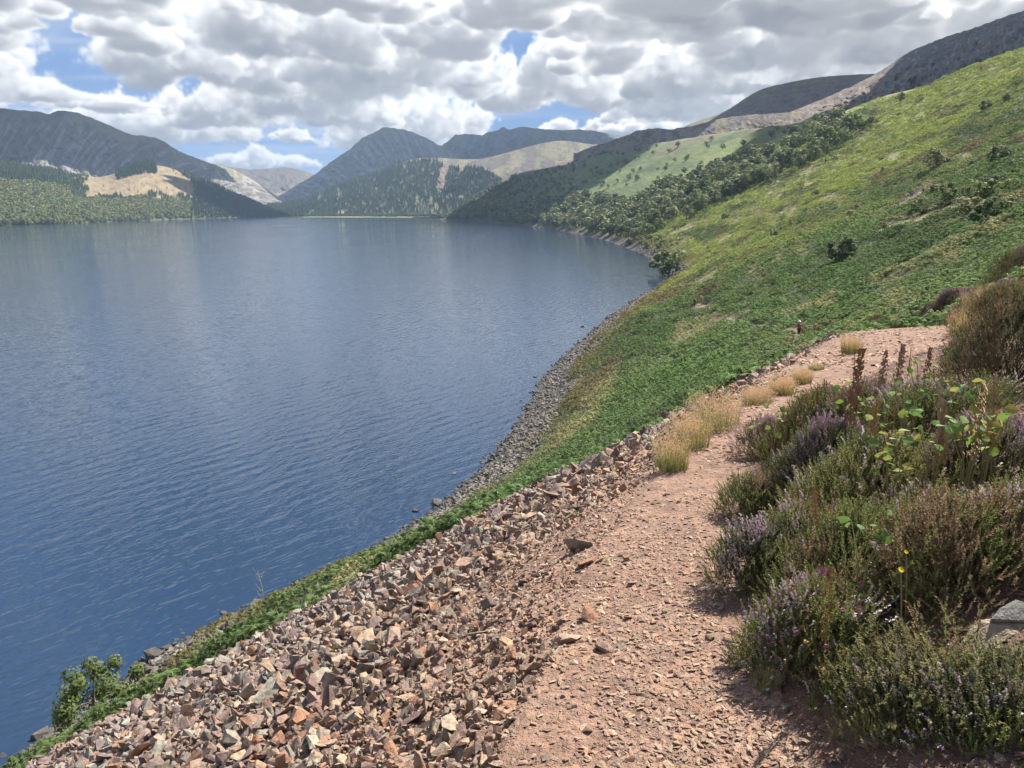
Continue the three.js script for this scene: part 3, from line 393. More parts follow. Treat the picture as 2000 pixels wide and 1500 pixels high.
{
  const R = rng(41), big = [], mid = [[], []], chips = [[], []];
  const lat = (x, d) => { const p = along(PATH, x, d); return p[0] * p[1]; };
  const tone = (x, d, k = 1) => { const t = rockTones[Math.floor(R() * rockTones.length)], v = mix(0.8, 1.2, R()) * k, l = lat(x, d), w = step(-0.2, -5, l), red = step(-2.2, 0.3, l) * 0.42; return [mix(t[0], 0.32, red) * v * mix(1.03, 0.93, w), mix(t[1], 0.200, red) * v, mix(t[2], 0.145, red) * v * mix(0.95, 1.06, w)]; };
  // single stones, nearest first
  let tries = 0;
  while (big.length < 286 && tries++ < 40000) {
    const a = mix(-46, 34, R()) * rad, r = 2.0 * Math.pow(9.5, R()), x = r * Math.sin(a), d = r * Math.cos(a), z = zone(x, d); if (z !== 'scree') continue;
    const l = -lat(x, d), w = step(0.3, 4, l), s = mix(0.075, 0.175, R() * R()) * mix(0.8, 1.6, w) * mix(1, 1.8, step(6, 16, r)); if (R() > mix(0.35, 1, w)) continue;
    const y = fellside(x, d); big.push([x, y + s * 0.16, -d, s, slopeTilt(x, d)]);
  }
  for (const [px, py, s] of [[1115, 1250, 0.17], [1165, 1205, 0.15], [960, 1185, 0.20], [985, 1045, 0.22], [1130, 1075, 0.24], [1150, 1100, 0.20], [975, 1250, 0.19], [1185, 1270, 0.14], [1035, 1225, 0.16], [930, 1345, 0.16], [730, 1300, 0.20], [620, 1375, 0.24], [700, 1190, 0.30], [470, 1350, 0.30], [1045, 1310, 0.15], [940, 1000, 0.30]]) { const g = groundAt(px, py); big.push([g.x, g.y + s * 0.06, g.z, s * 0.82, slopeTilt(g.x, -g.z)]); }
  big.forEach(([x, y, z, s, n], i) => { const m = new THREE.Mesh(STONES[i % STONES.length], stoneMaterials[Math.floor(R() * stoneMaterials.length)]); m.position.set(x, y, z); m.quaternion.copy(layOn(n, R() * 6.28, 0.9 + R() * 0.9, R)); m.scale.set(s * mix(0.85, 1.25, R()), s * mix(0.8, 1.15, R()), s * mix(0.85, 1.2, R())); add(m, i ? `stone_${String(i).padStart(3, '0')}` : 'stone', {}, grounds.scree); });
  // the rest of the scree
  const N = 62000; for (let i = 0; i < N; i++) {
    const a = mix(-56, 40, R()) * rad, r = 1.1 * Math.pow(23 / 1.1, Math.pow(R(), 0.8)), x = r * Math.sin(a), d = r * Math.cos(a), z = zone(x, d); if (z !== 'scree') continue;
    const l = -lat(x, d), w = step(0.25, 2.2, l + (fbm2(x * 0.7, d * 0.7, 2) - 0.5) * 2.2), s = mix(0.014, 0.050, R() * R()) * mix(1, mix(2.2, 4.2, R()), w) * mix(1, 1.9, step(4, 16, r)), y = fellside(x, d);
    mid[0].push({ p: [x, y + s * mix(-0.15, 0.45, R()), -d], e: [(R() - 0.5) * 2.4, R() * 6.28, (R() - 0.5) * 2.4 + 0.4], s: [s * mix(0.8, 1.4, R()), s * mix(0.8, 1.3, R()), s * mix(0.8, 1.3, R())], c: tone(x, d, mix(1.5, 1.18, w)), g: Math.floor(R() * STONES.length) });
  }
  scatter('rubble', STONES, whiteStone, mid[0], {}, grounds.scree);
  for (let i = 0; i < 110000; i++) {
    const a = mix(-30, 42, R()) * rad, r = 1.2 * Math.pow(18 / 1.2, R()), x = r * Math.sin(a), d = r * Math.cos(a), z = zone(x, d); if (z === 'turf' || (z === 'scree' && R() > mix(0.95, 0.2, step(0.6, 2.4, -lat(x, d)))) || (z === 'bank' && R() > 0.5)) continue;
    if (z === 'path' && fbm2(x * 1.6 + 5, d * 1.6, 3) < mix(0.56, 0.42, R()) && R() < 0.75) continue; const s = mix(0.010, 0.046, Math.pow(R(), 2.4)) * mix(1, 2.6, step(3, 14, r)), y = fellside(x, d), t = tone(x, d, z === 'bank' ? 1.15 : 1.75);
    chips[z === 'bank' ? 1 : 0].push({ p: [x, y + s * 0.1, -d], e: [(R() - 0.5) * 0.6, R() * 6.28, (R() - 0.5) * 0.6 + 0.12], s: [s, s * 0.7, s], c: t, g: Math.floor(R() * 4) });
  }
  scatter('chippings', CHIPS, whiteStone, chips[0], {}, grounds.path); scatter('chippings', CHIPS, whiteStone, chips[1], {}, grounds.bank);
  // single stones lying on the path
  for (let i = 0; i < 190; i++) { const a = mix(2, 34, R()) * rad, r = 2.0 * Math.pow(7.5, R()), x = r * Math.sin(a), d = r * Math.cos(a); if (zone(x, d) !== 'path') continue; const s = mix(0.03, 0.085, R() * R()) * mix(1, 1.7, step(4, 14, r)), m = new THREE.Mesh(STONES[i % 14], stoneMaterials[[0, 3, 4, 6, 8][i % 5]]); m.position.set(x, fellside(x, d) + s * 0.1, -d); m.quaternion.copy(layOn(slopeTilt(x, d), R() * 6.28, 0.5, R)); m.scale.setScalar(s); add(m, i ? `stone_${String(i).padStart(3, '0')}` : 'stone', {}, grounds.path); }
}
{                                                            // boulders of the shore
  const R = rng(52), small = [], placed = [];
  const wet = [0.085, 0.078, 0.072], dry = [0.20, 0.185, 0.165];
  for (let i = 0; i < 15000; i++) {
    const k = Math.floor(mix(2.5, 16.5, Math.pow(R(), 0.9))), t = R(), x0 = mix(SHORE[k][0], SHORE[k + 1][0], t), d0 = mix(SHORE[k][1], SHORE[k + 1][1], t), off = mix(-1.0, 8.0, R()) + (R() - 0.5) * (R() < 0.25 ? 3.5 : 1), dx = SHORE[k + 1][1] - SHORE[k][1], dd = -(SHORE[k + 1][0] - SHORE[k][0]), l = Math.hypot(dx, dd), x = x0 + dx / l * off, d = d0 + dd / l * off, r = Math.hypot(x, d);
    const s = mix(0.16, 0.85, Math.pow(R(), 2.4)) * mix(1, 2.0, step(100, 500, r)), y = Math.max(fellside(x, d), -0.3), c = mixc(wet, mixc(dry, [0.20, 0.16, 0.135], R()), step(-0.2, 2.5, off) * mix(0.4, 1.1, R()));
    small.push({ p: [x, y + s * 0.12, -d], e: [R() * 0.8, R() * 6.28, R() * 0.8], s: [s, s * mix(0.7, 1, R()), s * mix(0.8, 1.2, R())], c: c.map(v => v * 1.15), g: Math.floor(R() * 7) });
  }
  scatter('shore_stones', BOULDERS, whiteStone, small, { label: 'grey stones strewn along the water line', category: 'stones' });
  const tones = [matte({ color: rgb(0.11, 0.098, 0.088), map: rockTexture }), matte({ color: rgb(0.17, 0.145, 0.12), map: rockTexture }), matte({ color: rgb(0.40, 0.37, 0.33), map: rockTexture })];
  const spots = [[853, 985, 30, 0, 'large dark boulder standing alone at the water edge of the shore bend'], [887, 925, 14, 0, 'small dark rock awash off the pebbly shore'], [812, 998, 16, 0, 'flat dark rock awash beside the lone shore boulder'], [806, 1022, 13, 0, 'low wet rock in the shallows under the lone boulder'], [498, 1186, 30, 1, 'ochre boulder beside the bare grey sapling at the water edge'], [462, 1212, 18, 2, 'small pale boulder with a white top at the water line'], [450, 1235, 40, 0, 'broad dark boulder below the pale white topped rock'], [395, 1258, 34, 1, 'pale brown slab lying in the shallows'], [372, 1254, 22, 1, 'low brown rock at the tip of the pale slab'], [305, 1285, 46, 0, 'big dark boulder jutting into the lake past the shore bush'], [330, 1300, 34, 0, 'dark wet boulder behind the big jutting one'], [352, 1282, 30, 2, 'light boulder capped with white beside the jutting dark rocks'], [290, 1320, 40, 0, 'dark low boulder just past the shore bush'], [80, 1440, 34, 0, 'dark wet boulder in the corner shallows left of the bush'], [110, 1420, 26, 0, 'smaller dark wet boulder in the corner shallows'], [75, 1465, 30, 1, 'brown boulder lying nearest in the corner shallows'], [1137, 638, 8, 0, 'dark rock standing in the bright water off the bend'], [1044, 736, 9, 0, 'dark rock awash off the middle of the stony shore'], [1018, 782, 8, 0, 'dark speck of a rock in the water above the boulder strip'], [980, 868, 10, 0, 'wet rock just off the narrow boulder strip'], [620, 1148, 20, 2, 'pale grey rock in shallow water by the fern strip'], [578, 1142, 18, 1, 'ochre grey stone at the tip of the fern strip']];
  for (const [px, py, w, tone, label] of spots) { const [s, c, e] = sight(px, py), r0 = EYE / -e, g = groundAt(px, py, 40), r = Math.min(r0, Math.hypot(g.x, g.z)), x = r * s, d = r * c, size = w * r / FOCAL * 1.05, y = Math.max(fellside(x, d), -0.12); const m = new THREE.Mesh(BOULDERS[placed.length % 7], tones[tone]); m.position.set(x, y + size * 0.14, -d); m.rotation.set(R() * 0.4, R() * 6.28, R() * 0.4); m.scale.set(size, size * 0.8, size * 0.9); placed.push(m); add(m, 'boulder', { label, category: 'boulder', group: 'boulders along the lake shore' }); }
}

// ───────────────────────── bracken ─────────────────────────
function trianglesGeometry(tris, colors, normals) {
  const g = new THREE.BufferGeometry(); g.setAttribute('position', new THREE.BufferAttribute(new Float32Array(tris), 3)); if (colors) g.setAttribute('color', new THREE.BufferAttribute(new Float32Array(colors), 3)); if (normals) g.setAttribute('normal', new THREE.BufferAttribute(new Float32Array(normals), 3)); else g.computeVertexNormals(); return g;
}
function frondClump(seed, fronds = 7, pinnae = 8) {
  const R = rng(seed), t = [];
  for (let f = 0; f < fronds; f++) {
    const yaw = f / fronds * 6.283 + R() * 0.7, len = mix(0.6, 1.0, R()), lift = mix(0.45, 0.85, R()), cx = Math.cos(yaw), cz = Math.sin(yaw), wide = len * mix(0.20, 0.28, R());
    const rib = u => [cx * len * (u * 0.85), lift * (u < 0.45 ? u / 0.45 : 1 - (u - 0.45) * (u - 0.45) * 1.15), cz * len * (u * 0.85)];
    for (let k = 0; k < pinnae; k++) { const u0 = mix(0.34, 0.98, k / pinnae), u1 = u0 + 0.62 / pinnae, a = rib(u0), b = rib(u1), w = wide * (1 - (u0 - 0.34) / 0.7) * mix(0.85, 1.15, R()); for (const sgn of [-1, 1]) t.push(...a, ...b, a[0] * 0.4 + b[0] * 0.6 - cz * w * sgn + cx * 0.06, b[1] - w * mix(0.05, 0.35, R()), a[2] * 0.4 + b[2] * 0.6 + cx * w * sgn + cz * 0.06); }
  }
  return trianglesGeometry(t);
}
const FRONDS = [frondClump(1), frondClump(2, 6), frondClump(3, 8, 6)];
{
  const R = rng(63), near = [];
  for (const [r0, r1, density, size] of [[20, 55, 8, 0.75], [55, 90, 7, 0.8], [90, 160, 3.6, 1.05], [160, 300, 1.7, 1.4], [300, 520, 0.75, 2.0], [520, 820, 0.30, 2.9]]) {
    const a0 = -42 * rad, a1 = 41 * rad, n = (a1 - a0) / 2 * (r1 * r1 - r0 * r0) * density;
    for (let i = 0; i < n; i++) {
      const a = mix(a0, a1, R()), r = Math.sqrt(mix(r0 * r0, r1 * r1, R())), x = r * Math.sin(a), d = r * Math.cos(a), k = R(), pick = R();
      if (a < -0.05 && r > 130) continue; const sd = along(SHORE, x, d), s = sd[0] * sd[1]; if (s < 6.5 || (r > 300 && a < 0.1)) continue;
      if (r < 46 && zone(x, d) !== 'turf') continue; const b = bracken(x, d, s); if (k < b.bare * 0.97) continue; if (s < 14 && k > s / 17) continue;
      if (r > 500 && r > browReach(a) * 0.95) continue; if (trodden(x, d) < 2.0) continue; if (d > 19 && along(PATH, x, d)[0] < (d > 62 ? 0.25 : d > 50 ? 0.8 : 0.4)) continue;
      const thick = fbm2(d / 9, s / 3.2 + 60, 3); if (thick < 0.44 && pick > 0.3) continue;
      const y = fellside(x, d), z = size * mix(0.7, 1.3, R()), v = mix(0.7, 1.35, R());
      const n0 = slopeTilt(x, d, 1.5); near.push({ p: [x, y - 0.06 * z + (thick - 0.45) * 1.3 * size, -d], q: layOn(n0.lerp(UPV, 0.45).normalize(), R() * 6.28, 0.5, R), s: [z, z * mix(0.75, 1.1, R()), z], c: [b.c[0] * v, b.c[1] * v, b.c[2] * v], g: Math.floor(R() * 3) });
    }
  }
  console.log('bracken', near.length);
  scatter('bracken', FRONDS, leafy(rgb(1, 1, 1)), near, { label: 'green bracken covering the hillside above the lake', category: 'bracken' });
}

// ───────────────────────── trees ─────────────────────────
const barkMaterial = matte({ color: rgb(0.16, 0.135, 0.11) }), paleBark = matte({ color: rgb(0.32, 0.29, 0.25) });
function limb(points, radii, sides = 6) {                    // a tapered, bent branch
  const rings = points.map((p, i) => { const d = new THREE.Vector3().subVectors(points[Math.min(i + 1, points.length - 1)], points[Math.max(i - 1, 0)]).normalize(), u = new THREE.Vector3(d.y + 0.3, -d.x, d.z * 0.2 + 0.5).cross(d).normalize(), v = new THREE.Vector3().crossVectors(d, u); return [...Array(sides).keys()].map(k => { const a = k / sides * 6.2832; return p.clone().addScaledVector(u, Math.cos(a) * radii[i]).addScaledVector(v, Math.sin(a) * radii[i]); }); }), t = [];
  for (let i = 1; i < rings.length; i++) for (let k = 0; k < sides; k++) { const a = rings[i - 1][k], b = rings[i - 1][(k + 1) % sides], c = rings[i][k], d = rings[i][(k + 1) % sides]; t.push(...a, ...b, ...c, ...b, ...d, ...c); }
  return t;
}
function broadleaf(seed, { leaves = 420, leaf = 0.055, lobes = 9, low = 0.22, wide = 0.36, tall = 1, gaps = 0.5 } = {}) {   // unit height
  const R = rng(seed), lob = [], crown = [], normals = [], wood = [];
  for (let i = 0; i < lobes; i++) { const a = i * 2.4 + R(), k = R(), y = mix(low + 0.12, 0.86, (i + 0.5) / lobes) * tall, out = wide * Math.sin(Math.PI * clamp((y - low * 0.4) / (1.02 - low * 0.4))) * mix(0.45, 0.95, k); lob.push([Math.cos(a) * out, y, Math.sin(a) * out, mix(0.13, 0.21, R()) * (y > 0.8 ? 0.75 : 1)]); }
  for (let i = 0; i < leaves; i++) {
    const l = lob[Math.floor(R() * lobes)], v = new THREE.Vector3(R() * 2 - 1, R() * 2 - 0.75, R() * 2 - 1).normalize(), rr = l[3] * mix(gaps, 1.12, Math.sqrt(R())), c = new THREE.Vector3(l[0], l[1], l[2]).addScaledVector(v, rr); c.y = Math.max(c.y, low * 0.75);
    const n = v.clone().add(new THREE.Vector3(R() - 0.5, R() - 0.3, R() - 0.5).multiplyScalar(1.1)).normalize(), u = new THREE.Vector3(R() - 0.5, R() - 0.5, R() - 0.5).cross(n).normalize(), w = new THREE.Vector3().crossVectors(n, u), s = leaf * mix(0.6, 1.35, R()), sn = n.clone().lerp(v, 0.45).normalize();
    const p = [[-1, -0.2], [0.1, -0.75], [0.95, 0.1], [-0.1, 0.8]].map(([a, b]) => c.clone().addScaledVector(u, a * s).addScaledVector(w, b * s).addScaledVector(n, (R() - 0.5) * s * 0.6));
    crown.push(...p[0], ...p[1], ...p[2], ...p[0], ...p[2], ...p[3]); for (let k = 0; k < 6; k++) normals.push(sn.x, sn.y, sn.z);
  }
  const top = new THREE.Vector3((R() - 0.5) * 0.08, 0.62 * tall, (R() - 0.5) * 0.08), mid = new THREE.Vector3((R() - 0.5) * 0.06, 0.3, (R() - 0.5) * 0.06);
  wood.push(...limb([new THREE.Vector3(0, -0.06, 0), mid, top], [0.030, 0.020, 0.008], 6));
  for (let i = 0; i < 5; i++) { const l = lob[(i * 2) % lobes], s = mid.clone().lerp(top, R() * 0.7); wood.push(...limb([s, new THREE.Vector3(l[0] * 0.55, mix(s.y, l[1], 0.6), l[2] * 0.55), new THREE.Vector3(l[0], l[1], l[2])], [0.013, 0.009, 0.003], 4)); }
  return { crown: trianglesGeometry(crown, null, normals), trunk: trianglesGeometry(wood) };
}
function conifer(seed, tiers = 8, sides = 8, slim = 0.17) {
  const R = rng(seed), t = [];
  for (let i = 0; i < tiers; i++) { const u = i / tiers, y0 = mix(0.12, 0.90, u), y1 = y0 + mix(0.22, 0.13, u), w = slim * Math.pow(1 - u, 0.8) * mix(0.85, 1.15, R()) + 0.012, off = R() * 6.28; for (let k = 0; k < sides; k++) { const a = off + k / sides * 6.283, b = off + (k + 1) / sides * 6.283, ra = w * mix(0.75, 1.25, R()), m = (a + b) / 2; t.push(0, y1, 0, Math.cos(a) * ra, y0 - 0.02 * R(), Math.sin(a) * ra, Math.cos(m) * w * 0.62, y0 + 0.035, Math.sin(m) * w * 0.62, 0, y1, 0, Math.cos(m) * w * 0.62, y0 + 0.035, Math.sin(m) * w * 0.62, Math.cos(b) * w, y0 - 0.02 * R(), Math.sin(b) * w); } }
  return { crown: trianglesGeometry(t), trunk: trianglesGeometry(limb([new THREE.Vector3(0, -0.05, 0), new THREE.Vector3(0, 0.5, 0), new THREE.Vector3(0, 0.9, 0)], [0.014, 0.010, 0.004], 5)) };
}
const OAKS = [...Array(6).keys()].map(i => broadleaf(700 + i, { lobes: 8 + i % 4, wide: mix(0.30, 0.46, (i * 7 % 6) / 5), leaves: 460, low: mix(0.12, 0.26, (i * 5 % 6) / 5) }));
const SPRUCES = [...Array(4).keys()].map(i => conifer(800 + i, 7 + i % 3, 8, 0.14 + 0.02 * i));
const LOWOAKS = [...Array(3).keys()].map(i => broadleaf(900 + i, { lobes: 8, wide: 0.4, leaves: 110, leaf: 0.105, low: 0.1 }));
const LOWFULL = broadleaf(950, { lobes: 9, wide: 0.40, leaves: 520, leaf: 0.06, low: 0.05 });
const browLine = table([[860, 426], [900, 404], [940, 378], [980, 350], [1020, 335], [1060, 327], [1120, 314]]);
function whole(t, bark) { const c = t.crown.clone(), w = t.trunk.clone(), tint = (g, v) => { const n = g.attributes.position.count, a = new Float32Array(n * 3); for (let i = 0; i < n; i++) a.set(v, i * 3); g.setAttribute('color', new THREE.BufferAttribute(a, 3)); }; tint(c, [1, 1, 1]); tint(w, bark); return mergeGeometries([c, w]); }
const oakMaterials = [[0.175, 0.210, 0.075], [0.140, 0.180, 0.065], [0.215, 0.240, 0.095], [0.240, 0.255, 0.125], [0.100, 0.135, 0.055]].map(c => leafy(rgb(...c), { transmission: 0.42 }));
const spruceMaterials = [[0.045, 0.075, 0.036], [0.055, 0.088, 0.036], [0.036, 0.062, 0.034]].map(c => leafy(rgb(...c), { transmission: 0.15 }));
function plant(kind, parts, crownMaterial, bark, [x, y, z], height, spread, turn, data) { const o = new THREE.Group(); o.position.set(x, y, z); o.scale.set(height * spread, height, height * spread); o.rotation.y = turn; add(o, kind, data); add(new THREE.Mesh(parts.trunk, bark), 'trunk', {}, o); add(new THREE.Mesh(parts.crown, crownMaterial), 'crown', {}, o); return o; }
{                                                            // woods of the near hillside
  const R = rng(71), trees = [];
  const belts = [[[872, 430], [960, 437], [1080, 449], [1180, 468], [1245, 490], [1262, 468], [1300, 448], [1350, 425], [1410, 396], [1470, 372], [1530, 345], [1590, 318], [1650, 285], [1700, 250], [1690, 232], [1640, 236], [1570, 262], [1500, 298], [1430, 322], [1340, 352], [1280, 372], [1225, 400], [1150, 384], [1080, 392], [1010, 402], [950, 396], [900, 416]].map(([x, y]) => [x, y])];
  const open = [[[1000, 355], [1180, 300], [1330, 280], [1500, 255], [1560, 255], [1420, 318], [1280, 362], [1150, 378], [1010, 398]], [[1640, 240], [1990, 100], [1995, 480], [1750, 480], [1520, 470], [1350, 470], [1480, 380], [1620, 310]]];
  let n = 0; while (trees.length < 2300 && n++ < 60000) {
    const a = mix(-6, 28, R()) * rad, r = Math.sqrt(mix(500 * 500, 2300 * 2300, R())), x = r * Math.sin(a), d = r * Math.cos(a), k = R(); const s = along(SHORE, x, d), sh = s[0] * s[1]; if (sh < 7) continue; const y = fellside(x, d), [px, py] = seen(x, y, -d); if (px < 860 || px > 1720) continue;
    const dens = fbm2(x / 45, d / 45, 3); const band = inside(belts[0], px, py); const p = band ? 0.22 + step(0.40, 0.55, dens) * 0.75 : inside(open[0], px, py) ? 0.05 + 0.35 * step(0.55, 0.7, dens) * step(1160, 1060, px) : px < 1010 && py > 340 ? 0.55 : 0.0; if (k > p) continue;
    trees.push({ x, y, d, r, band, px, py, h: mix(8, 16.5, R()) * (band ? 1 : 0.6) * mix(1, 1.15, step(900, 1800, r)) });
  }
  const lone = [[1305, 540, 46, 1, 'wide dark green tree leaning over the water at the tip of the bay'], [1645, 514, 44, 4, 'round dark thorn bush alone on the bright bracken slope'], [1590, 316, 26, 2, 'tall bright green tree at the upper edge of the wood belt'], [1822, 335, 34, 3, 'pale wispy birch alone high on the bracken slope'], [1416, 431, 13, 4, 'small dark bush beside the straw coloured track'], [1852, 382, 20, 4, 'dark bush at the lower end of the bare brown scar'], [1950, 325, 30, 4, 'dark thorn at the upper end of the bare brown scar'], [1672, 418, 16, 3, 'thin grey bush on the open slope below the scar'], [1665, 432, 12, 4, 'low dark bush under the thin grey one'], [1513, 466, 13, 4, 'little dark bush low on the sunny slope'], [1925, 220, 18, 4, 'dark bush high up near the brow of the slope'], [1965, 205, 16, 1, 'small green tree near the top right of the slope'], [1875, 115, 11, 4, 'tiny tree on the skyline of the green slope'], [1803, 160, 12, 4, 'single tree on the brow below the crag'], [1760, 205, 18, 1, 'green tree just under the brow at the top of the wood'], [1700, 250, 18, 1, 'tree at the top corner of the wood belt'], [1384, 490, 8, 4, 'tiny dark bush on the grassy streak above the bay'], [1262, 492, 18, 0, 'bushy green tree at the last bend of the stony shore'], [1240, 470, 22, 2, 'light green tree overhanging the inner shore of the bay'], [1615, 420, 8, 3, 'faint grey shrub on the middle of the slope']];
  for (const [px, py, w, m, label] of lone) { const g = groundAt(px, py, 60), r = Math.hypot(g.x, g.z), h = w * r / FOCAL; plant(w < 16 || m === 4 ? 'thorn_bush' : 'tree', m === 4 || px === 1305 ? LOWFULL : OAKS[(px + w) % 6], oakMaterials[m], m === 3 ? paleBark : barkMaterial, [g.x, g.y, g.z], h * (m === 4 ? 1.1 : 1.15), m === 4 || px === 1305 ? 1.4 : 1.1, px, { label, category: m === 4 ? 'bush' : 'tree' }); }
  // shrubs dotted over the open bracken
  { const Q = rng(404), words = ['grey', 'dark', 'pale', 'olive', 'small', 'thin', 'round', 'low']; let k = 0, t = 0; while (k < 44 && t++ < 900) { const px = mix(1330, 1990, Q()), py = mix(110, 470, Q()); if (py < table([[1330, 440], [1480, 360], [1640, 262], [1760, 200], [2000, 112]])(px)) continue; const g = groundAt(px, py, 60), r = Math.hypot(g.x, g.z), h = mix(1.6, 4.6, Q() * Q()), m = Math.floor(Q() * 5); plant('slope_shrub', Q() < 0.5 ? LOWFULL : OAKS[k % 6], oakMaterials[m], m === 3 ? paleBark : barkMaterial, [g.x, g.y - 0.1, g.z], h, mix(1.0, 1.6, Q()), Q() * 6, { label: `${['green', 'deep green', 'light green', 'pale', 'dark'][m]} shrub dotted on the ${py < 260 ? 'upper' : py < 360 ? 'middle' : 'lower'} open bracken slope`, category: 'shrub', group: 'shrubs dotted over the open bracken slope' }); k++; } }
  trees.sort((a, b) => a.r - b.r);
  const where = t => !t.band ? ['broadleaf tree scattered on the open fell above the wood belt', 'scattered trees of the open fell'] : t.px > 1480 ? ['broadleaf tree in the upper end of the hillside wood belt', 'trees of the upper wood belt'] : t.px > 1290 ? ['broadleaf tree in the middle of the hillside wood belt', 'trees of the middle wood belt'] : t.px > 1120 ? ['broadleaf tree in the lower wood above the bay shore', 'trees of the lower wood'] : ['dark broadleaf tree in the far wood along the right shore', 'trees of the far shore wood'];
  trees.slice(0, 278).forEach((t, i) => { const [label, group] = where(t); const m = Math.floor(R() * 5), pale = R() > 0.7; plant('woodland_tree', OAKS[Math.floor(R() * 6)], oakMaterials[m], pale ? paleBark : barkMaterial, [t.x, t.y, -t.d], t.h, mix(0.9, 1.25, R()), R() * 6.28, { label: `${t.h > 9.5 ? 'tall' : t.h > 7.5 ? 'middling' : 'small'} ${['green', 'deep green', 'light green', 'pale', 'dark'][m]} ${label}`, category: 'tree', group }); });
  const rest = trees.slice(278).map(t => { const c = [[0.175, 0.200, 0.080], [0.135, 0.165, 0.068], [0.215, 0.230, 0.100]][Math.floor(R() * 3)], h = t.h; return { p: [t.x, t.y, -t.d], e: [0, R() * 6.28, 0], s: [h * mix(1, 1.4, R()), h, h * mix(1, 1.4, R())], c, g: Math.floor(R() * 3) }; });
  // low scrub along the inner shore and on the far shoulder of the hillside
  for (let i = 0; i < 5200; i++) { const a = mix(-7, 16, R()) * rad, r = Math.sqrt(mix(520 * 520, 2350 * 2350, R())), x = r * Math.sin(a), d = r * Math.cos(a), s = along(SHORE, x, d), sh = s[0] * s[1]; if (sh < 4) continue; const y = fellside(x, d), [px, py] = seen(x, y, -d), ok = (sh < 26 && px > 870) || (px < 1120 && px > 860 && py > browLine(px) + 8); if (!ok || (sh > 26 && fbm2(x / 60, d / 60, 3) < 0.42 + 0.12 * step(940, 1120, px))) continue; const h = mix(2.5, 7, R() * R()) * mix(1, 1.4, step(1200, 2200, r)); rest.push({ p: [x, y - 0.2, -d], e: [0, R() * 6.28, 0], s: [h * 1.4, h, h * 1.4], c: [[0.120, 0.145, 0.052], [0.095, 0.120, 0.046], [0.150, 0.170, 0.065]][i % 3], g: i % 3 }); }
  console.log('hillside trees', trees.length, rest.length);
  scatter('woodland', LOWOAKS.map(t => whole(t, [0.9, 0.8, 0.8])), leafy(rgb(1, 1, 1), { vertexColors: true, transmission: 0.2 }), rest, { label: 'far off scrub and woodland reading as one mass on the right shore', category: 'woodland' });
}
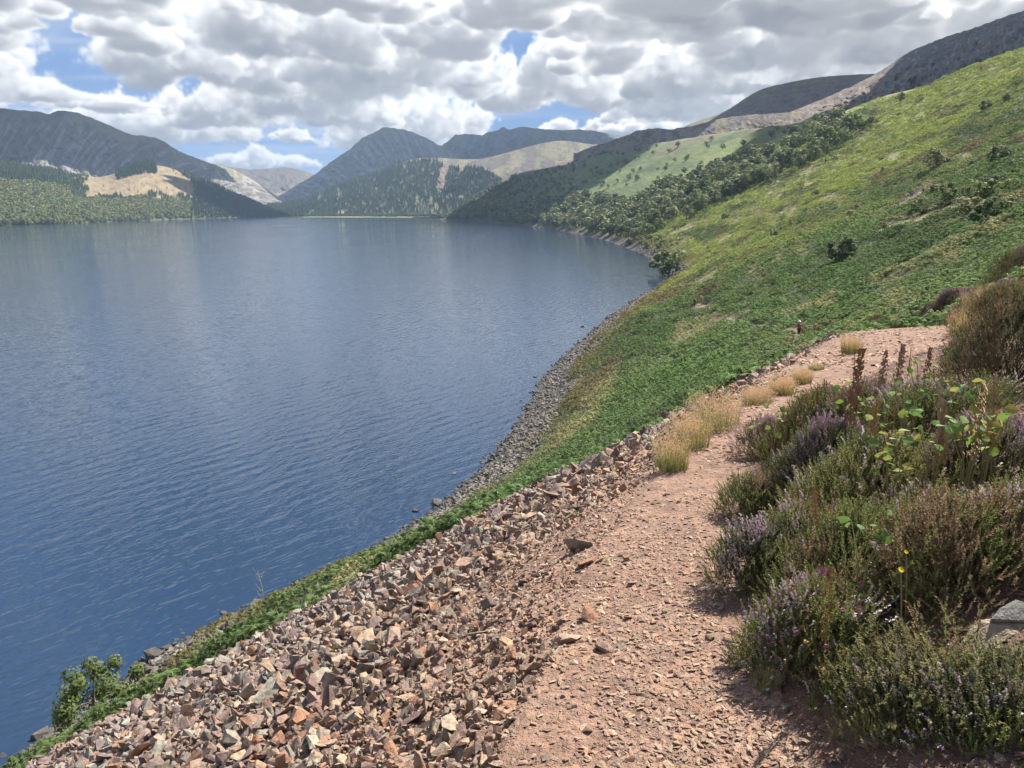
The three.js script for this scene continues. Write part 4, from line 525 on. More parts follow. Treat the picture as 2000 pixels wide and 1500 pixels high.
{                                                            // forests on the far shores
  const R = rng(83), spruces = [], oaks = [];
  const put = (list, place, px, s, h, tone) => { const p = place(px, s); list.push({ p: [p[0], p[1] - 0.5, p[2]], e: [0, R() * 6.28, 0], s: [h * mix(0.9, 1.25, R()), h, h * mix(0.9, 1.25, R())], c: tone, g: Math.floor(R() * (list === spruces ? 4 : 3)), px, s0: s, far: Math.hypot(p[0], p[2]), h }); };
  const tint = (c, v = 0.25) => { const k = mix(1 - v, 1 + v, R()); return c.map(q => q * k); };
  const clear = (px, s) => { const n = fbm2(px / 16 + 3, s * 9, 4); return s + (n - 0.5) * 0.35 > 0.41 && px + (n - 0.5) * 60 > 160 && px + (n - 0.5) * 60 - (s < 0.8 ? 20 : 0) < 358; };
  for (let i = 0; i < 13500; i++) {
    const px = mix(-80, 566, R()), s = Math.pow(R(), 0.85), cut = clear(px, s), crownTop = px > 226 && px < 305 && s > 0.80, n = fbm2(px / 30 + 11, s * 4, 3);
    if (px > 360 + s * 30 || crownTop) { if (R() < 0.95) put(spruces, hills.knoll, px, Math.min(s, 1), mix(10, crownTop ? 26 : 17, R()), tint(crownTop ? [0.050, 0.080, 0.036] : [0.042, 0.066, 0.030])); continue; }
    if (cut) { if (R() < 0.012) put(spruces, hills.knoll, px, s, mix(4, 9, R()), tint([0.06, 0.09, 0.035])); continue; }
    if (s < 0.34 + (n - 0.5) * 0.5 || (px < 130 && s < 0.62)) put(oaks, hills.knoll, px, s, mix(8, 15, R()), tint(R() < 0.3 ? [0.215, 0.220, 0.090] : [0.150, 0.180, 0.070])); else put(spruces, hills.knoll, px, s, mix(11, 21, R()) * (px > 130 && px < 360 && s > 0.25 ? 0.62 : 1), tint([0.085, 0.118, 0.058]));
  }
  for (let i = 0; i < 9800; i++) {
    const px = mix(520, 1030, R()), s = Math.pow(R(), 0.9), n = fbm2(px / 8, s * 12, 4), m = fbm2(px / 12 + 9, s * 9 + 3, 3), gully = Math.abs(px - 872 + (1 - s) * 26) + (n - 0.5) * 10 < 7 && s > 0.38;
    if (gully || m > 0.70 || (s > 0.94 && px > 785 && px < 895 && R() < 0.8)) continue; put(spruces, hills.forest, px, s, mix(10, 22, R()), tint(fbm2(px / 25, s * 5 + 9, 3) > 0.55 ? [0.095, 0.125, 0.062] : [0.062, 0.092, 0.050]));
  }
  for (let i = 0; i < 1500; i++) { const px = mix(500, 790, R()), s = mix(0.0, 0.34, R() * R()); put(spruces, hills.peak, px, s, mix(10, 18, R()), tint([0.05, 0.08, 0.042])); }
  for (let i = 0; i < 900; i++) { const px = mix(565, 930, R()), k = sight(px, 420), r = table([[560, 2860], [640, 2800], [720, 2745], [800, 2650], [880, 2420], [1010, 2320]])(px) + mix(8, 330, Math.pow(R(), 0.6)); oaks.push({ p: [r * k[0], 1, -r * k[1]], e: [0, R() * 6, 0], s: mix(4, 11, R()), c: tint([0.07, 0.10, 0.035]), g: i % 3, far: r, h: 8, px, s0: 0 }); }
  const show = t => t.h / t.far, byShow = (a, b) => show(b) - show(a);
  const single = (list, count, parts, materials, name, where) => { const pool = [...list].sort(byShow).slice(0, count); for (const t of pool) { const [label, group] = where(t); const m = Math.floor(R() * materials.length); plant(name, parts[t.g % parts.length], materials[m], barkMaterial, t.p, t.h, mix(0.9, 1.2, R()), t.e[1], { label: `${['green', 'deep green', 'light green', 'pale', 'dark'][m]} ${label}`, category: 'tree', group }); } const s = new Set(pool); return list.filter(t => !s.has(t)); };
  const restS = single(spruces, 190, SPRUCES, spruceMaterials, 'conifer', t => t.px > 226 && t.px < 305 && t.s0 > 0.8 ? ['tall conifer in the clump crowning the tan knoll', 'conifers crowning the knoll'] : t.px < 226 ? ['tall conifer in the plantation on the slope left of the knoll', 'conifers of the left plantation'] : ['tall conifer on the dark flank of the knoll by the water', 'conifers on the knoll flank']);
  const restO = single(oaks, 150, OAKS, oakMaterials, 'shore_tree', t => t.px < 130 ? ['broadleaf tree by the far shore at the left edge of the lake', 'broadleaf trees of the far left shore'] : ['broadleaf tree by the far shore below the tan clearing', 'broadleaf trees below the clearing']);
  scatter('conifer_forest', SPRUCES.map(t => t.crown), leafy(rgb(1, 1, 1), { transmission: 0.12 }), restS, { label: 'dark conifer forest covering the hills at the lake head', category: 'forest' });
  scatter('shore_wood', LOWOAKS.map(t => whole(t, [0.9, 0.8, 0.8])), leafy(rgb(1, 1, 1), { vertexColors: true, transmission: 0.2 }), restO, { label: 'green broadleaf wood along the far left shore', category: 'woodland' });
}

// ───────────────────────── heather, grasses and brambles by the path ─────────────────────────
function sprigGeometry(seed, whorls = 11, fat = 0.10) {
  const R = rng(seed), t = [], bend = (R() - 0.5) * 0.35, bend2 = (R() - 0.5) * 0.3, at = u => [bend * u * u, u, bend2 * u * u];
  for (let k = 0; k < 3; k++) { const a = at(k / 3), b = at((k + 1) / 3), w = 0.011; t.push(a[0] - w, a[1], a[2], a[0] + w, a[1], a[2], b[0], b[1], b[2]); }
  for (let i = 0; i < whorls; i++) for (let k = 0; k < 3; k++) { const u = mix(0.18, 0.99, (i + R() * 0.6) / whorls), p = at(u), a = R() * 6.28, l = fat * mix(0.6, 1.15, R()) * mix(1.1, 0.55, u), w = 0.022, ca = Math.cos(a), sa = Math.sin(a); t.push(p[0] - sa * w, p[1], p[2] + ca * w, p[0] + sa * w, p[1], p[2] - ca * w, p[0] + ca * l, p[1] + l * 0.9, p[2] + sa * l); }
  return trianglesGeometry(t);
}
function blossomGeometry(seed, n = 11, low = 0.45, size = 0.045) {
  const R = rng(seed), t = []; for (let i = 0; i < n; i++) { const y = mix(low, 1.03, (i + R()) / n), a = R() * 6.28, o = 0.05 * R() + 0.015, x = Math.cos(a) * o, z = Math.sin(a) * o, s = size * mix(0.6, 1.2, R()); const c = [[s, 0, 0], [0, s * 0.9, 0.3 * s], [-s * 0.7, 0.2 * s, s * 0.5], [0.1 * s, -0.5 * s, -s * 0.7]].map(v => [v[0] + x, v[1] + y, v[2] + z]); t.push(...c[0], ...c[1], ...c[2], ...c[0], ...c[3], ...c[1], ...c[1], ...c[3], ...c[2]); }
  return trianglesGeometry(t);
}
const SPRIGS = [sprigGeometry(1), sprigGeometry(2), sprigGeometry(3, 9, 0.13)], BLOSSOMS = [blossomGeometry(5, 12, 0.45, 0.055), blossomGeometry(6, 9, 0.60, 0.058)], BELLS = [blossomGeometry(7, 5, 0.82, 0.085)];
const sprigMaterial = leafy(rgb(1, 1, 1), { transmission: 0.25 }), blossomMaterial = leafy(rgb(1, 1, 1), { transmission: 0.3 }), twigMaterial = matte({ color: rgb(0.19, 0.14, 0.10) });
const GREEN = [0.135, 0.155, 0.042], OLIVE = [0.190, 0.180, 0.060], BROWN = [0.225, 0.155, 0.082], DARK = [0.090, 0.095, 0.040], LILAC = [0.58, 0.42, 0.53], PALE = [0.70, 0.60, 0.62], MAGENTA = [0.52, 0.12, 0.36], RUST = [0.36, 0.18, 0.085], VIOLET = [0.36, 0.22, 0.36];
function heather(px, py, w, h, { leaf = [GREEN, OLIVE], bloom = [], share = 0.2, bell = null, bellShare = 0, label, back = 0, seed = px, dense = 1, group } = {}) {
  const R = rng(seed * 7 + py), g = groundAt(px, py - h * 0.12), r = Math.hypot(g.x, g.z), m = r / FOCAL, rx = w * m * 0.60, ry = Math.min(h * m * 0.70, rx * 1.25), rz = rx * 0.85, away = new THREE.Vector3(g.x, 0, g.z).normalize(), side = new THREE.Vector3(-away.z, 0, away.x);
  const o = new THREE.Group(); o.position.copy(g).addScaledVector(away, rz * 0.45 + back); add(o, 'heather_bush', { label, category: 'heather', group });
  const ground = (x, z) => fellside(o.position.x + x, -(o.position.z + z)) - o.position.y; o.position.y = fellside(o.position.x, -o.position.z);
  const leaves = [], blossoms = [], bells = [], len = clamp(0.088 * Math.pow(rx / 0.35, 0.3), 0.07, 0.22) * mix(1, 1.3, step(6, 14, r)), n = clamp(Math.round(rx * rz * 8600 * dense / Math.pow(len / 0.13, 1.7)), 300, 5600);
  for (let i = 0; i < n; i++) {
    const a = R() * 6.2832, v = Math.pow(R(), 0.62), up = Math.sqrt(1 - v * v * 0.97), lump = 0.78 + 0.42 * fbm2(Math.cos(a) * v * 2.2 + seed, Math.sin(a) * v * 2.2, 3), q = mix(0.55, 1, Math.sqrt(R())) * lump;
    const x = side.x * Math.cos(a) * v * rx * q + away.x * Math.sin(a) * v * rz * q, z = side.z * Math.cos(a) * v * rx * q + away.z * Math.sin(a) * v * rz * q, y = ground(x, z) * step(0, 0.9, v) + ry * up * q - len * 0.75;
    const dir = new THREE.Vector3((x / rx) * 0.5 + (R() - 0.5) * 1.05, 0.75 * up + 0.35 + (R() - 0.5) * 0.5, (z / rz) * 0.5 + (R() - 0.5) * 1.05).normalize(), qt = new THREE.Quaternion().setFromUnitVectors(UPV, dir), l = len * mix(0.7, 1.25, R()), tint = leaf[Math.floor(fbm2(x * 5 + seed, z * 5, 2) * 1.6 * leaf.length + R() * 0.5) % leaf.length], k = mix(0.75, 1.3, R());
    if (group === HB.group && i === 0) BUSHES.push([o.position, rx, ry, leaf]); leaves.push({ p: [x, y, z], q: qt, s: [l * 1.15, l, l * 1.15], c: tint.map(t => t * k), g: i % 3 });
    const patch = fbm2(x * 3.2 / (rx + 0.15) + seed, z * 3.2 / (rz + 0.15) + 4, 2);
    if (bloom.length && R() < share * 2.7 * step(0.42, 0.60, patch) && q > 0.6) { const c = bloom[Math.floor(R() * bloom.length)], b = mix(0.8, 1.15, R()); blossoms.push({ p: [x, y + len * 0.07, z], q: qt, s: l, c: c.map(t => t * b), g: i % 2 }); }
    if (bell && R() < bellShare && up > 0.3) { const c = R() < 0.65 ? bell : RUST; bells.push({ p: [x, y + len * 0.1, z], q: qt, s: l, c, g: 0 }); }
  }
  scatter('foliage', SPRIGS, sprigMaterial, leaves, {}, o); if (blossoms.length) scatter('blossom', BLOSSOMS, blossomMaterial, blossoms, {}, o); if (bells.length) scatter('bell_flowers', BELLS, blossomMaterial, bells, {}, o);
  const wood = []; for (let i = 0; i < 9; i++) { const a = R() * 6.28, x = Math.cos(a) * rx * 0.65, z = Math.sin(a) * rz * 0.65; wood.push(...limb([new THREE.Vector3(0, ground(0, 0) - 0.02, 0), new THREE.Vector3(x * 0.6, ground(x * 0.6, z * 0.6) + ry * 0.22, z * 0.6), new THREE.Vector3(x, ground(x, z) + ry * 0.5, z)], [0.011, 0.007, 0.003], 4)); }
  add(new THREE.Mesh(trianglesGeometry(wood), twigMaterial), 'stems', {}, o);
  return o;
}
const BUSHES = [], HB = { group: 'heather bushes above the path' };
heather(1475, 1190, 190, 240, { ...HB, leaf: [GREEN, DARK], bloom: [LILAC, PALE], share: 0.42, label: 'heather bush with pale lilac spikes at the inner edge of the path bend' });
heather(1560, 1335, 260, 240, { ...HB, leaf: [GREEN, GREEN, OLIVE], bloom: [PALE, LILAC], share: 0.25, bell: MAGENTA, bellShare: 0.10, label: 'heather bush with magenta bells and white sprigs closest to the path' });
heather(1660, 1190, 300, 220, { ...HB, leaf: [OLIVE, BROWN, GREEN], bloom: [RUST, PALE], share: 0.07, label: 'brownish green heather bush between the magenta and the lilac bushes' });
heather(1850, 1195, 300, 250, { ...HB, leaf: [OLIVE, GREEN, BROWN], bloom: [PALE, RUST], share: 0.12, label: 'wide olive heather bush above the bare soil patch' });
heather(1955, 1120, 170, 180, { ...HB, leaf: [OLIVE, GREEN], bloom: [LILAC, PALE], share: 0.22, label: 'heather bush with pink tips at the frame edge above the rock slab' });
heather(1720, 1030, 390, 180, { ...HB, leaf: [GREEN, OLIVE, OLIVE], bloom: [PALE], share: 0.06, label: 'broad light green heather dome in the middle of the clump' });
heather(1600, 985, 190, 190, { ...HB, leaf: [GREEN, DARK], bloom: [LILAC, VIOLET], share: 0.40, label: 'purple flowering heather bush in the middle of the clump' });
heather(1475, 1030, 150, 130, { ...HB, leaf: [OLIVE, BROWN, GREEN], bloom: [LILAC], share: 0.05, label: 'low olive heather at the left edge of the clump' });
heather(1495, 905, 105, 110, { ...HB, leaf: [DARK, BROWN], bloom: [LILAC, PALE], share: 0.30, label: 'small dark heather with lilac tips beside the narrow part of the path' });
heather(1600, 890, 210, 150, { ...HB, leaf: [DARK, BROWN, OLIVE], bloom: [RUST], share: 0.05, label: 'dark brown heather at the top left of the clump' });
heather(1690, 880, 200, 150, { ...HB, leaf: [GREEN, OLIVE, BROWN], bloom: [PALE, LILAC], share: 0.10, label: 'green heather with scattered white blossom near the top of the clump' });
heather(1800, 900, 240, 170, { ...HB, leaf: [GREEN, DARK, OLIVE], bloom: [PALE, LILAC], share: 0.10, label: 'heather tangled with bramble leaves at the top of the clump' });
heather(1900, 985, 190, 190, { ...HB, leaf: [DARK, GREEN], bloom: [LILAC, VIOLET], share: 0.32, label: 'dark heather with a violet crown at the right side of the clump' });
heather(1790, 1425, 280, 95, { ...HB, leaf: [GREEN, DARK, OLIVE], bloom: [PALE, LILAC], share: 0.12, label: 'low green heather at the bottom edge in front of the rock slab' });
heather(1955, 1450, 270, 115, { ...HB, leaf: [GREEN, DARK], bloom: [PALE, LILAC], share: 0.14, label: 'dark green heather in the bottom right corner' });
heather(1680, 1375, 150, 80, { ...HB, leaf: [OLIVE, GREEN], bloom: [PALE], share: 0.10, bell: MAGENTA, bellShare: 0.05, label: 'thin straggling heather joining the two front bushes' });
heather(1985, 790, 230, 270, { ...HB, leaf: [DARK, DARK, BROWN], bloom: [], share: 0, label: 'tall dark heather bush hanging over the bank at the right edge' });
heather(1893, 722, 75, 75, { ...HB, leaf: [DARK, GREEN], label: 'little dark green tuft of heather above the red stones', dense: 1.2 });
heather(1960, 640, 130, 90, { ...HB, leaf: [OLIVE, DARK, BROWN], bloom: [VIOLET, RUST], share: 0.12, label: 'brown heather on the crest at the right edge' });
heather(1990, 570, 120, 90, { ...HB, leaf: [BROWN, DARK, OLIVE], bloom: [VIOLET], share: 0.10, label: 'brown heather bush highest on the right skyline of the bank' });
heather(1905, 622, 80, 60, { ...HB, leaf: [OLIVE, BROWN, DARK], bloom: [VIOLET], share: 0.1, label: 'brown grass mixed heather behind the rock faces' });
heather(1560, 1110, 180, 150, { ...HB, leaf: [OLIVE, GREEN, BROWN], bloom: [PALE, LILAC], share: 0.10, label: 'olive heather filling the gap behind the pale lilac bush' });
heather(1530, 985, 130, 120, { ...HB, leaf: [BROWN, OLIVE, DARK], bloom: [PALE], share: 0.06, label: 'brown heather just left of the purple bush' });
heather(1790, 1100, 230, 150, { ...HB, leaf: [GREEN, OLIVE, BROWN], bloom: [PALE], share: 0.08, label: 'green heather between the light dome and the wide olive bush' });
const CREST = { group: 'heather on the crest behind the path' };
heather(1860, 620, 75, 60, { ...CREST, leaf: [DARK, BROWN], bloom: [VIOLET, LILAC], share: 0.5, label: 'violet heather mound on the crest behind the path' });
heather(1786, 632, 60, 34, { ...CREST, leaf: [DARK, BROWN], bloom: [VIOLET], share: 0.5, label: 'small violet heather mound where the path tips over the crest' });
heather(1720, 640, 90, 26, { ...CREST, leaf: [BROWN, DARK], bloom: [RUST], share: 0.1, label: 'low brown heather strip at the left end of the crest' });
heather(1825, 630, 60, 46, { ...CREST, leaf: [DARK, GREEN], label: 'dark green heather between the two violet mounds' });
heather(1880, 700, 60, 44, { ...CREST, leaf: [GREEN, DARK], bloom: [LILAC], share: 0.3, label: 'small heather with lilac bloom beside the grey rock face' });

{                                                            // tangled low growth that knits the bushes together
  const R = rng(909), low = []; let t = 0;
  while (low.length < 7500 && t++ < 60000) { const [a, ra, ya, la] = BUSHES[Math.floor(R() * BUSHES.length)], [b, rb, yb] = BUSHES[Math.floor(R() * BUSHES.length)], gap = a.distanceTo(b); if (gap > (ra + rb) * 1.25 || a === b) continue; const u = R(), x = mix(a.x, b.x, u) + (R() - 0.5) * 0.22, z = mix(a.z, b.z, u) + (R() - 0.5) * 0.22, c = la[Math.floor(R() * la.length)], k = mix(0.6, 1.15, R()), l = mix(0.07, 0.13, R()); low.push({ p: [x, fellside(x, -z) + R() * Math.min(ya, yb) * 0.55, z], e: [(R() - 0.5) * 1.7, R() * 6.28, (R() - 0.5) * 1.7], s: [l * 1.2, l, l * 1.2], c: mixc(c, BROWN, R() * 0.6).map(v => v * k), g: t % 3 }); }
  scatter('heather_undergrowth', SPRIGS, sprigMaterial, low, { label: 'tangled brown and green undergrowth between the heather bushes', category: 'undergrowth' });
}
function blades(seed, n, { high = 0.4, wide = 0.16, thin = 0.0045, droop = 0.5, base = [0.20, 0.22, 0.07], tip = [0.48, 0.37, 0.19] } = {}) {
  const R = rng(seed), t = [], c = [];
  for (let i = 0; i < n; i++) { const a = R() * 6.28, o = Math.sqrt(R()) * wide * 0.55, x = Math.cos(a) * o, z = Math.sin(a) * o, b = a + (R() - 0.5) * 1.8, l = high * mix(0.35, 1.2, Math.pow(R(), 1.4)), out = l * droop * mix(0.25, 1, R()), w = thin * mix(0.7, 1.3, R()), px = -Math.sin(b), pz = Math.cos(b), at = u => [x + Math.cos(b) * out * u * u, l * (u - 0.22 * droop * u * u), z + Math.sin(b) * out * u * u], tone = u => mixc(base, tip, clamp(u * 1.2)).map(v => v * mix(0.85, 1.15, R()));
    for (let k = 0; k < 3; k++) { const p = at(k / 3), q = at((k + 1) / 3), w0 = w * (1 - k / 3.2), w1 = w * (1 - (k + 1) / 3.2), c0 = tone(k / 3), c1 = tone((k + 1) / 3); t.push(p[0] - px * w0, p[1], p[2] - pz * w0, p[0] + px * w0, p[1], p[2] + pz * w0, q[0] + px * w1, q[1], q[2] + pz * w1, p[0] - px * w0, p[1], p[2] - pz * w0, q[0] + px * w1, q[1], q[2] + pz * w1, q[0] - px * w1, q[1], q[2] - pz * w1); c.push(...c0, ...c0, ...c1, ...c0, ...c1, ...c1); } }
  return trianglesGeometry(t, c);
}
function seedHeads(seed, n, high, wide) {                    // a haze of fine seed heads
  const R = rng(seed), t = []; for (let i = 0; i < n; i++) { const bunch = Math.floor(R() * 4), ba = bunch * 1.9 + seed, a = R() * 6.28, o = Math.sqrt(R()) * wide * 0.62, x = Math.cos(a) * o + Math.cos(ba) * wide * 0.45, z = Math.sin(a) * o + Math.sin(ba) * wide * 0.45, y = high * (0.8 + 0.12 * bunch) * mix(0.55, 1.2, R() * R() * 0.6 + R() * 0.4) * (1 - 0.45 * o / wide), s = mix(0.003, 0.007, R()); for (let k = 0; k < 3; k++) { const dx = (R() - 0.5) * 0.05, dy = (R() - 0.5) * 0.06, dz = (R() - 0.5) * 0.05; t.push(x + dx - s, y + dy, z + dz, x + dx + s * R(), y + dy + s * 1.5, z + dz + s * (R() - 0.5), x + dx + s * 0.6, y + dy - s * 0.6, z + dz + s * (R() - 0.5) * 2); } }
  return trianglesGeometry(t);
}
{
  const bladeMaterial = leafy(rgb(1, 1, 1), { vertexColors: true, transmission: 0.3 }), seedMaterial = leafy(rgb(0.62, 0.44, 0.27), { transmission: 0.4 }), G = 'straw coloured grass tussocks on the outer edge of the path';
  const tussock = (px, py, w, h, label, { green = 0.5, seeds = 1, group = G } = {}) => { const g = groundAt(px, py), r = Math.hypot(g.x, g.z), m = r / FOCAL, W = w * m, H = h * m, o = new THREE.Group(); o.position.copy(g); add(o, 'grass_tussock', { label, category: 'grass', group }); add(new THREE.Mesh(blades(px, 440, { high: H, wide: W * 0.9, thin: 0.0016 + r * 0.00016, droop: 0.5, base: mixc([0.30, 0.26, 0.09], [0.19, 0.24, 0.06], green) }), bladeMaterial), 'blades', {}, o); if (seeds) add(new THREE.Mesh(seedHeads(px + 1, Math.round(430 * seeds), H, W * 0.55), seedMaterial), 'seed_heads', {}, o); };
  tussock(1312, 915, 70, 85, 'nearest straw grass tussock, its blades still green at the foot', { green: 1, seeds: 0.5 });
  tussock(1348, 872, 75, 75, 'golden grass tussock second along the path edge', { green: 0.6 });
  tussock(1395, 838, 100, 85, 'biggest and fullest straw grass tussock of the row', { green: 0.6, seeds: 1.3 });
  tussock(1478, 790, 60, 40, 'low straw grass past the biggest tussock', { green: 0.5, seeds: 1.2 });
  tussock(1528, 768, 50, 34, 'thin straw grass fourth from the far end of the row', { green: 0.4, seeds: 1.2 });
  tussock(1566, 748, 36, 28, 'thin straw grass near the far end of the row', { green: 0.6 });
  tussock(1595, 722, 30, 14, 'short green grass tuft on the scree crest', { green: 1, seeds: 0 });
  tussock(1662, 690, 36, 36, 'last wispy straw tuft on the edge of the scree crest', { green: 0.5 });
  const B = 'golden grasses on the bank by the crest';
  tussock(1890, 655, 60, 50, 'golden grass tuft where the bank meets the crest', { green: 0.5, group: B }); tussock(1915, 630, 60, 60, 'tall golden grass tuft in the brown heather', { green: 0.4, group: B }); tussock(1940, 610, 50, 50, 'golden grass tuft high on the bank', { green: 0.4, group: B }); tussock(1760, 640, 30, 26, 'little straw tuft on the crest between heather mounds', { green: 0.3, group: B });
  const T = 'small green grass tufts by the front heather';
  tussock(1475, 1285, 55, 40, 'green grass tuft at the foot of the magenta heather', { green: 1, seeds: 0, group: T }); tussock(1500, 1345, 50, 40, 'second green grass tuft below the magenta heather', { green: 1, seeds: 0, group: T }); tussock(1715, 1420, 60, 34, 'sparse grass tuft on the dark soil at the bottom', { green: 0.9, seeds: 0, group: T }); tussock(1790, 1175, 60, 90, 'long green grass blades with the yellow flower', { green: 1, seeds: 0, group: T });
  // brambles, brown seed spikes and two yellow flowers
  const leafShape = (() => { const t = [], v = [[0, 0, 0], [0.34, 0.05, 0.3], [0.36, 0.07, 0.55], [0, -0.04, 1], [-0.36, 0.07, 0.55], [-0.34, 0.05, 0.3], [0, 0.02, 0.5]]; for (const [a, b, c] of [[0, 1, 6], [1, 2, 6], [2, 3, 6], [3, 4, 6], [4, 5, 6], [5, 0, 6]]) t.push(...v[a], ...v[b], ...v[c]); return trianglesGeometry(t); })();
  const leafMaterials = [[0.17, 0.26, 0.055], [0.11, 0.19, 0.05], [0.25, 0.30, 0.07], [0.31, 0.29, 0.07]].map(c => leafy(rgb(...c), { transmission: 0.45 }));
  const stalk = matte({ color: rgb(0.20, 0.16, 0.07) });
  const lift = (px, py, up) => { const [s, c, e] = sight(px, py); let r = 1.5; while (r < 30 && fellside(r * s, r * c) + up < EYE + r * e) r *= 1.01; return new THREE.Vector3(r * s, EYE + r * e, -r * c); };
  for (const [px, py, n, tone, label] of [[1665, 800, 12, 0, 'bright bramble shoot rising beside the brown seed spikes'], [1735, 855, 13, 2, 'yellow green bramble sprays in the middle of the clump'], [1775, 795, 9, 1, 'green bramble leaves near the top of the clump'], [1805, 745, 11, 0, 'bramble shoot around the upper yellow flower'], [1850, 770, 9, 1, 'bramble leaves on the right shoulder of the clump'], [1830, 860, 10, 1, 'dark green bramble leaves above the violet crown'], [1895, 860, 11, 0, 'bramble leaves at the right rim of the clump'], [1935, 830, 9, 3, 'yellowing bramble sprig over the bare bank'], [1510, 830, 7, 0, 'bramble leaves on the small dark heather by the path'], [1690, 1045, 5, 1, 'two or three bramble leaves below the purple heather'], [1745, 905, 8, 2, 'pale bramble leaves hanging in the shade of the clump']]) {
    const R = rng(px * 3 + py), p = lift(px, py, 0.36), base = new THREE.Vector3(p.x, fellside(p.x, -p.z), p.z), m = p.length() / FOCAL, o = new THREE.Group(); o.position.copy(base); add(o, 'bramble', { label, category: 'bramble', group: 'brambles growing through the heather' }); const up = p.y - base.y, wood = [];
    for (let i = 0; i < n * 1.7; i++) { const a = R() * 6.28, w = mix(10, 46, R()) * Math.hypot(p.x, p.z) / FOCAL, e = new THREE.Vector3(Math.cos(a) * w, up + (R() - 0.5) * 60 * Math.hypot(p.x, p.z) / FOCAL + 0.03, Math.sin(a) * w); if (i % 3 === 0) wood.push(...limb([new THREE.Vector3(0, 0, 0), new THREE.Vector3(e.x * 0.3, up * 0.7, e.z * 0.3), e], [0.004, 0.003, 0.0015], 4)); const l = new THREE.Mesh(leafShape, leafMaterials[R() < 0.55 ? tone : Math.floor(R() * 4)]); l.position.copy(e); l.rotation.set((R() - 0.5) * 2.4, R() * 6.28, (R() - 0.5) * 2.2); l.scale.setScalar(mix(0.026, 0.064, R()) * mix(1, 1.3, step(4, 8, Math.hypot(p.x, p.z)))); add(l, 'leaf', {}, o); }
    add(new THREE.Mesh(trianglesGeometry(wood), stalk), 'stem', {}, o);
  }
  const spikeMaterials = [matte({ color: rgb(0.26, 0.15, 0.085) }), matte({ color: rgb(0.36, 0.24, 0.12) })];
  const spikeSeeds = s => { const R = rng(s), t = []; for (let i = 0; i < 170; i++) { const y = mix(0.35, 1, R()), a = R() * 6.28, o = 0.055 * (1.15 - y) * 1.6 * R() + 0.008, w = mix(0.010, 0.020, R()), x = Math.cos(a) * o, z = Math.sin(a) * o; t.push(x - w, y, z, x + w * 0.5, y + w * 1.2, z + w * 0.6, x + w * 0.6, y - w, z - w * 0.7); } return trianglesGeometry(t); };
  [[1650, 850, 160, 0, 'tall brown seed spike left of the bright bramble shoot'], [1668, 800, 110, 0, 'second tall brown seed spike beside the bramble shoot'], [1712, 780, 90, 0, 'brown seed spike against the pale crest of the path'], [1745, 770, 90, 0, 'thin brown seed spike behind the upper brambles'], [1770, 765, 80, 1, 'tan seed spike near the upper yellow flower'], [1805, 760, 75, 0, 'short brown seed spike at the back of the clump'], [1690, 880, 100, 1, 'tan seed spike in front of the brown pair'], [1720, 905, 110, 1, 'tan seed spike among the yellow green brambles'], [1830, 880, 90, 0, 'brown seed spike right of the yellow green brambles'], [1870, 870, 100, 1, 'tan seed spike near the right rim'], [1905, 870, 110, 1, 'branched tan seed spike at the right rim'], [1950, 855, 100, 1, 'lone tan seed spike standing over the bare bank'], [1600, 1010, 60, 1, 'short tan spike beside the purple heather'], [1620, 1180, 80, 1, 'tan dead flower spike in front of the lilac heather']].forEach(([px, py, h, m, label], i) => { const g = lift(px, py, 0.28), r = Math.hypot(g.x, g.z), y0 = fellside(g.x, -g.z), o = new THREE.Group(), H = h * r / FOCAL + (g.y - y0); o.position.set(g.x, y0, g.z); o.rotation.set(((i * 37) % 9 - 4) * 0.03, i, ((i * 53) % 9 - 4) * 0.03); o.scale.setScalar(H); add(o, 'seed_spike', { label, category: 'plant', group: 'brown seed spikes in the heather' }); add(new THREE.Mesh(trianglesGeometry(limb([new THREE.Vector3(0, 0, 0), new THREE.Vector3(0.01, 0.5, 0), new THREE.Vector3(0, 1, 0.01)], [0.008, 0.006, 0.003], 4)), stalk), 'stem', {}, o); add(new THREE.Mesh(spikeSeeds(i + 3), spikeMaterials[m]), 'seeds', {}, o); });
  const petal = leafy(rgb(0.72, 0.52, 0.03), { transmission: 0.3 });
  for (const [px, py, s, label] of [[1806, 756, 0.022, 'bright yellow flower among the upper brambles'], [1760, 1113, 0.011, 'small yellow flower on a long stalk before the olive heather'], [1770, 1078, 0.008, 'yellow flower bud on a stalk above the small yellow flower']]) { const p = lift(px, py, 0.30), o = new THREE.Group(), t = []; o.position.copy(p); for (let k = 0; k < 8; k++) { const a = k / 8 * 6.283; t.push(0, 0, 0, Math.cos(a - 0.3) * 0.8, 0.25, Math.sin(a - 0.3) * 0.8, Math.cos(a + 0.3), 0.2, Math.sin(a + 0.3)); } add(o, 'yellow_flower', { label, category: 'flower' }); const f = new THREE.Mesh(trianglesGeometry(t), petal); f.scale.setScalar(s); f.rotation.x = 0.7; add(f, 'petals', {}, o); const y0 = fellside(p.x, -p.z) - p.y; add(new THREE.Mesh(trianglesGeometry(limb([new THREE.Vector3(0.03, y0, 0), new THREE.Vector3(0.01, y0 * 0.4, 0.01), new THREE.Vector3(0, 0, 0)], [0.003, 0.0025, 0.002], 4)), stalk), 'stem', {}, o); }
}
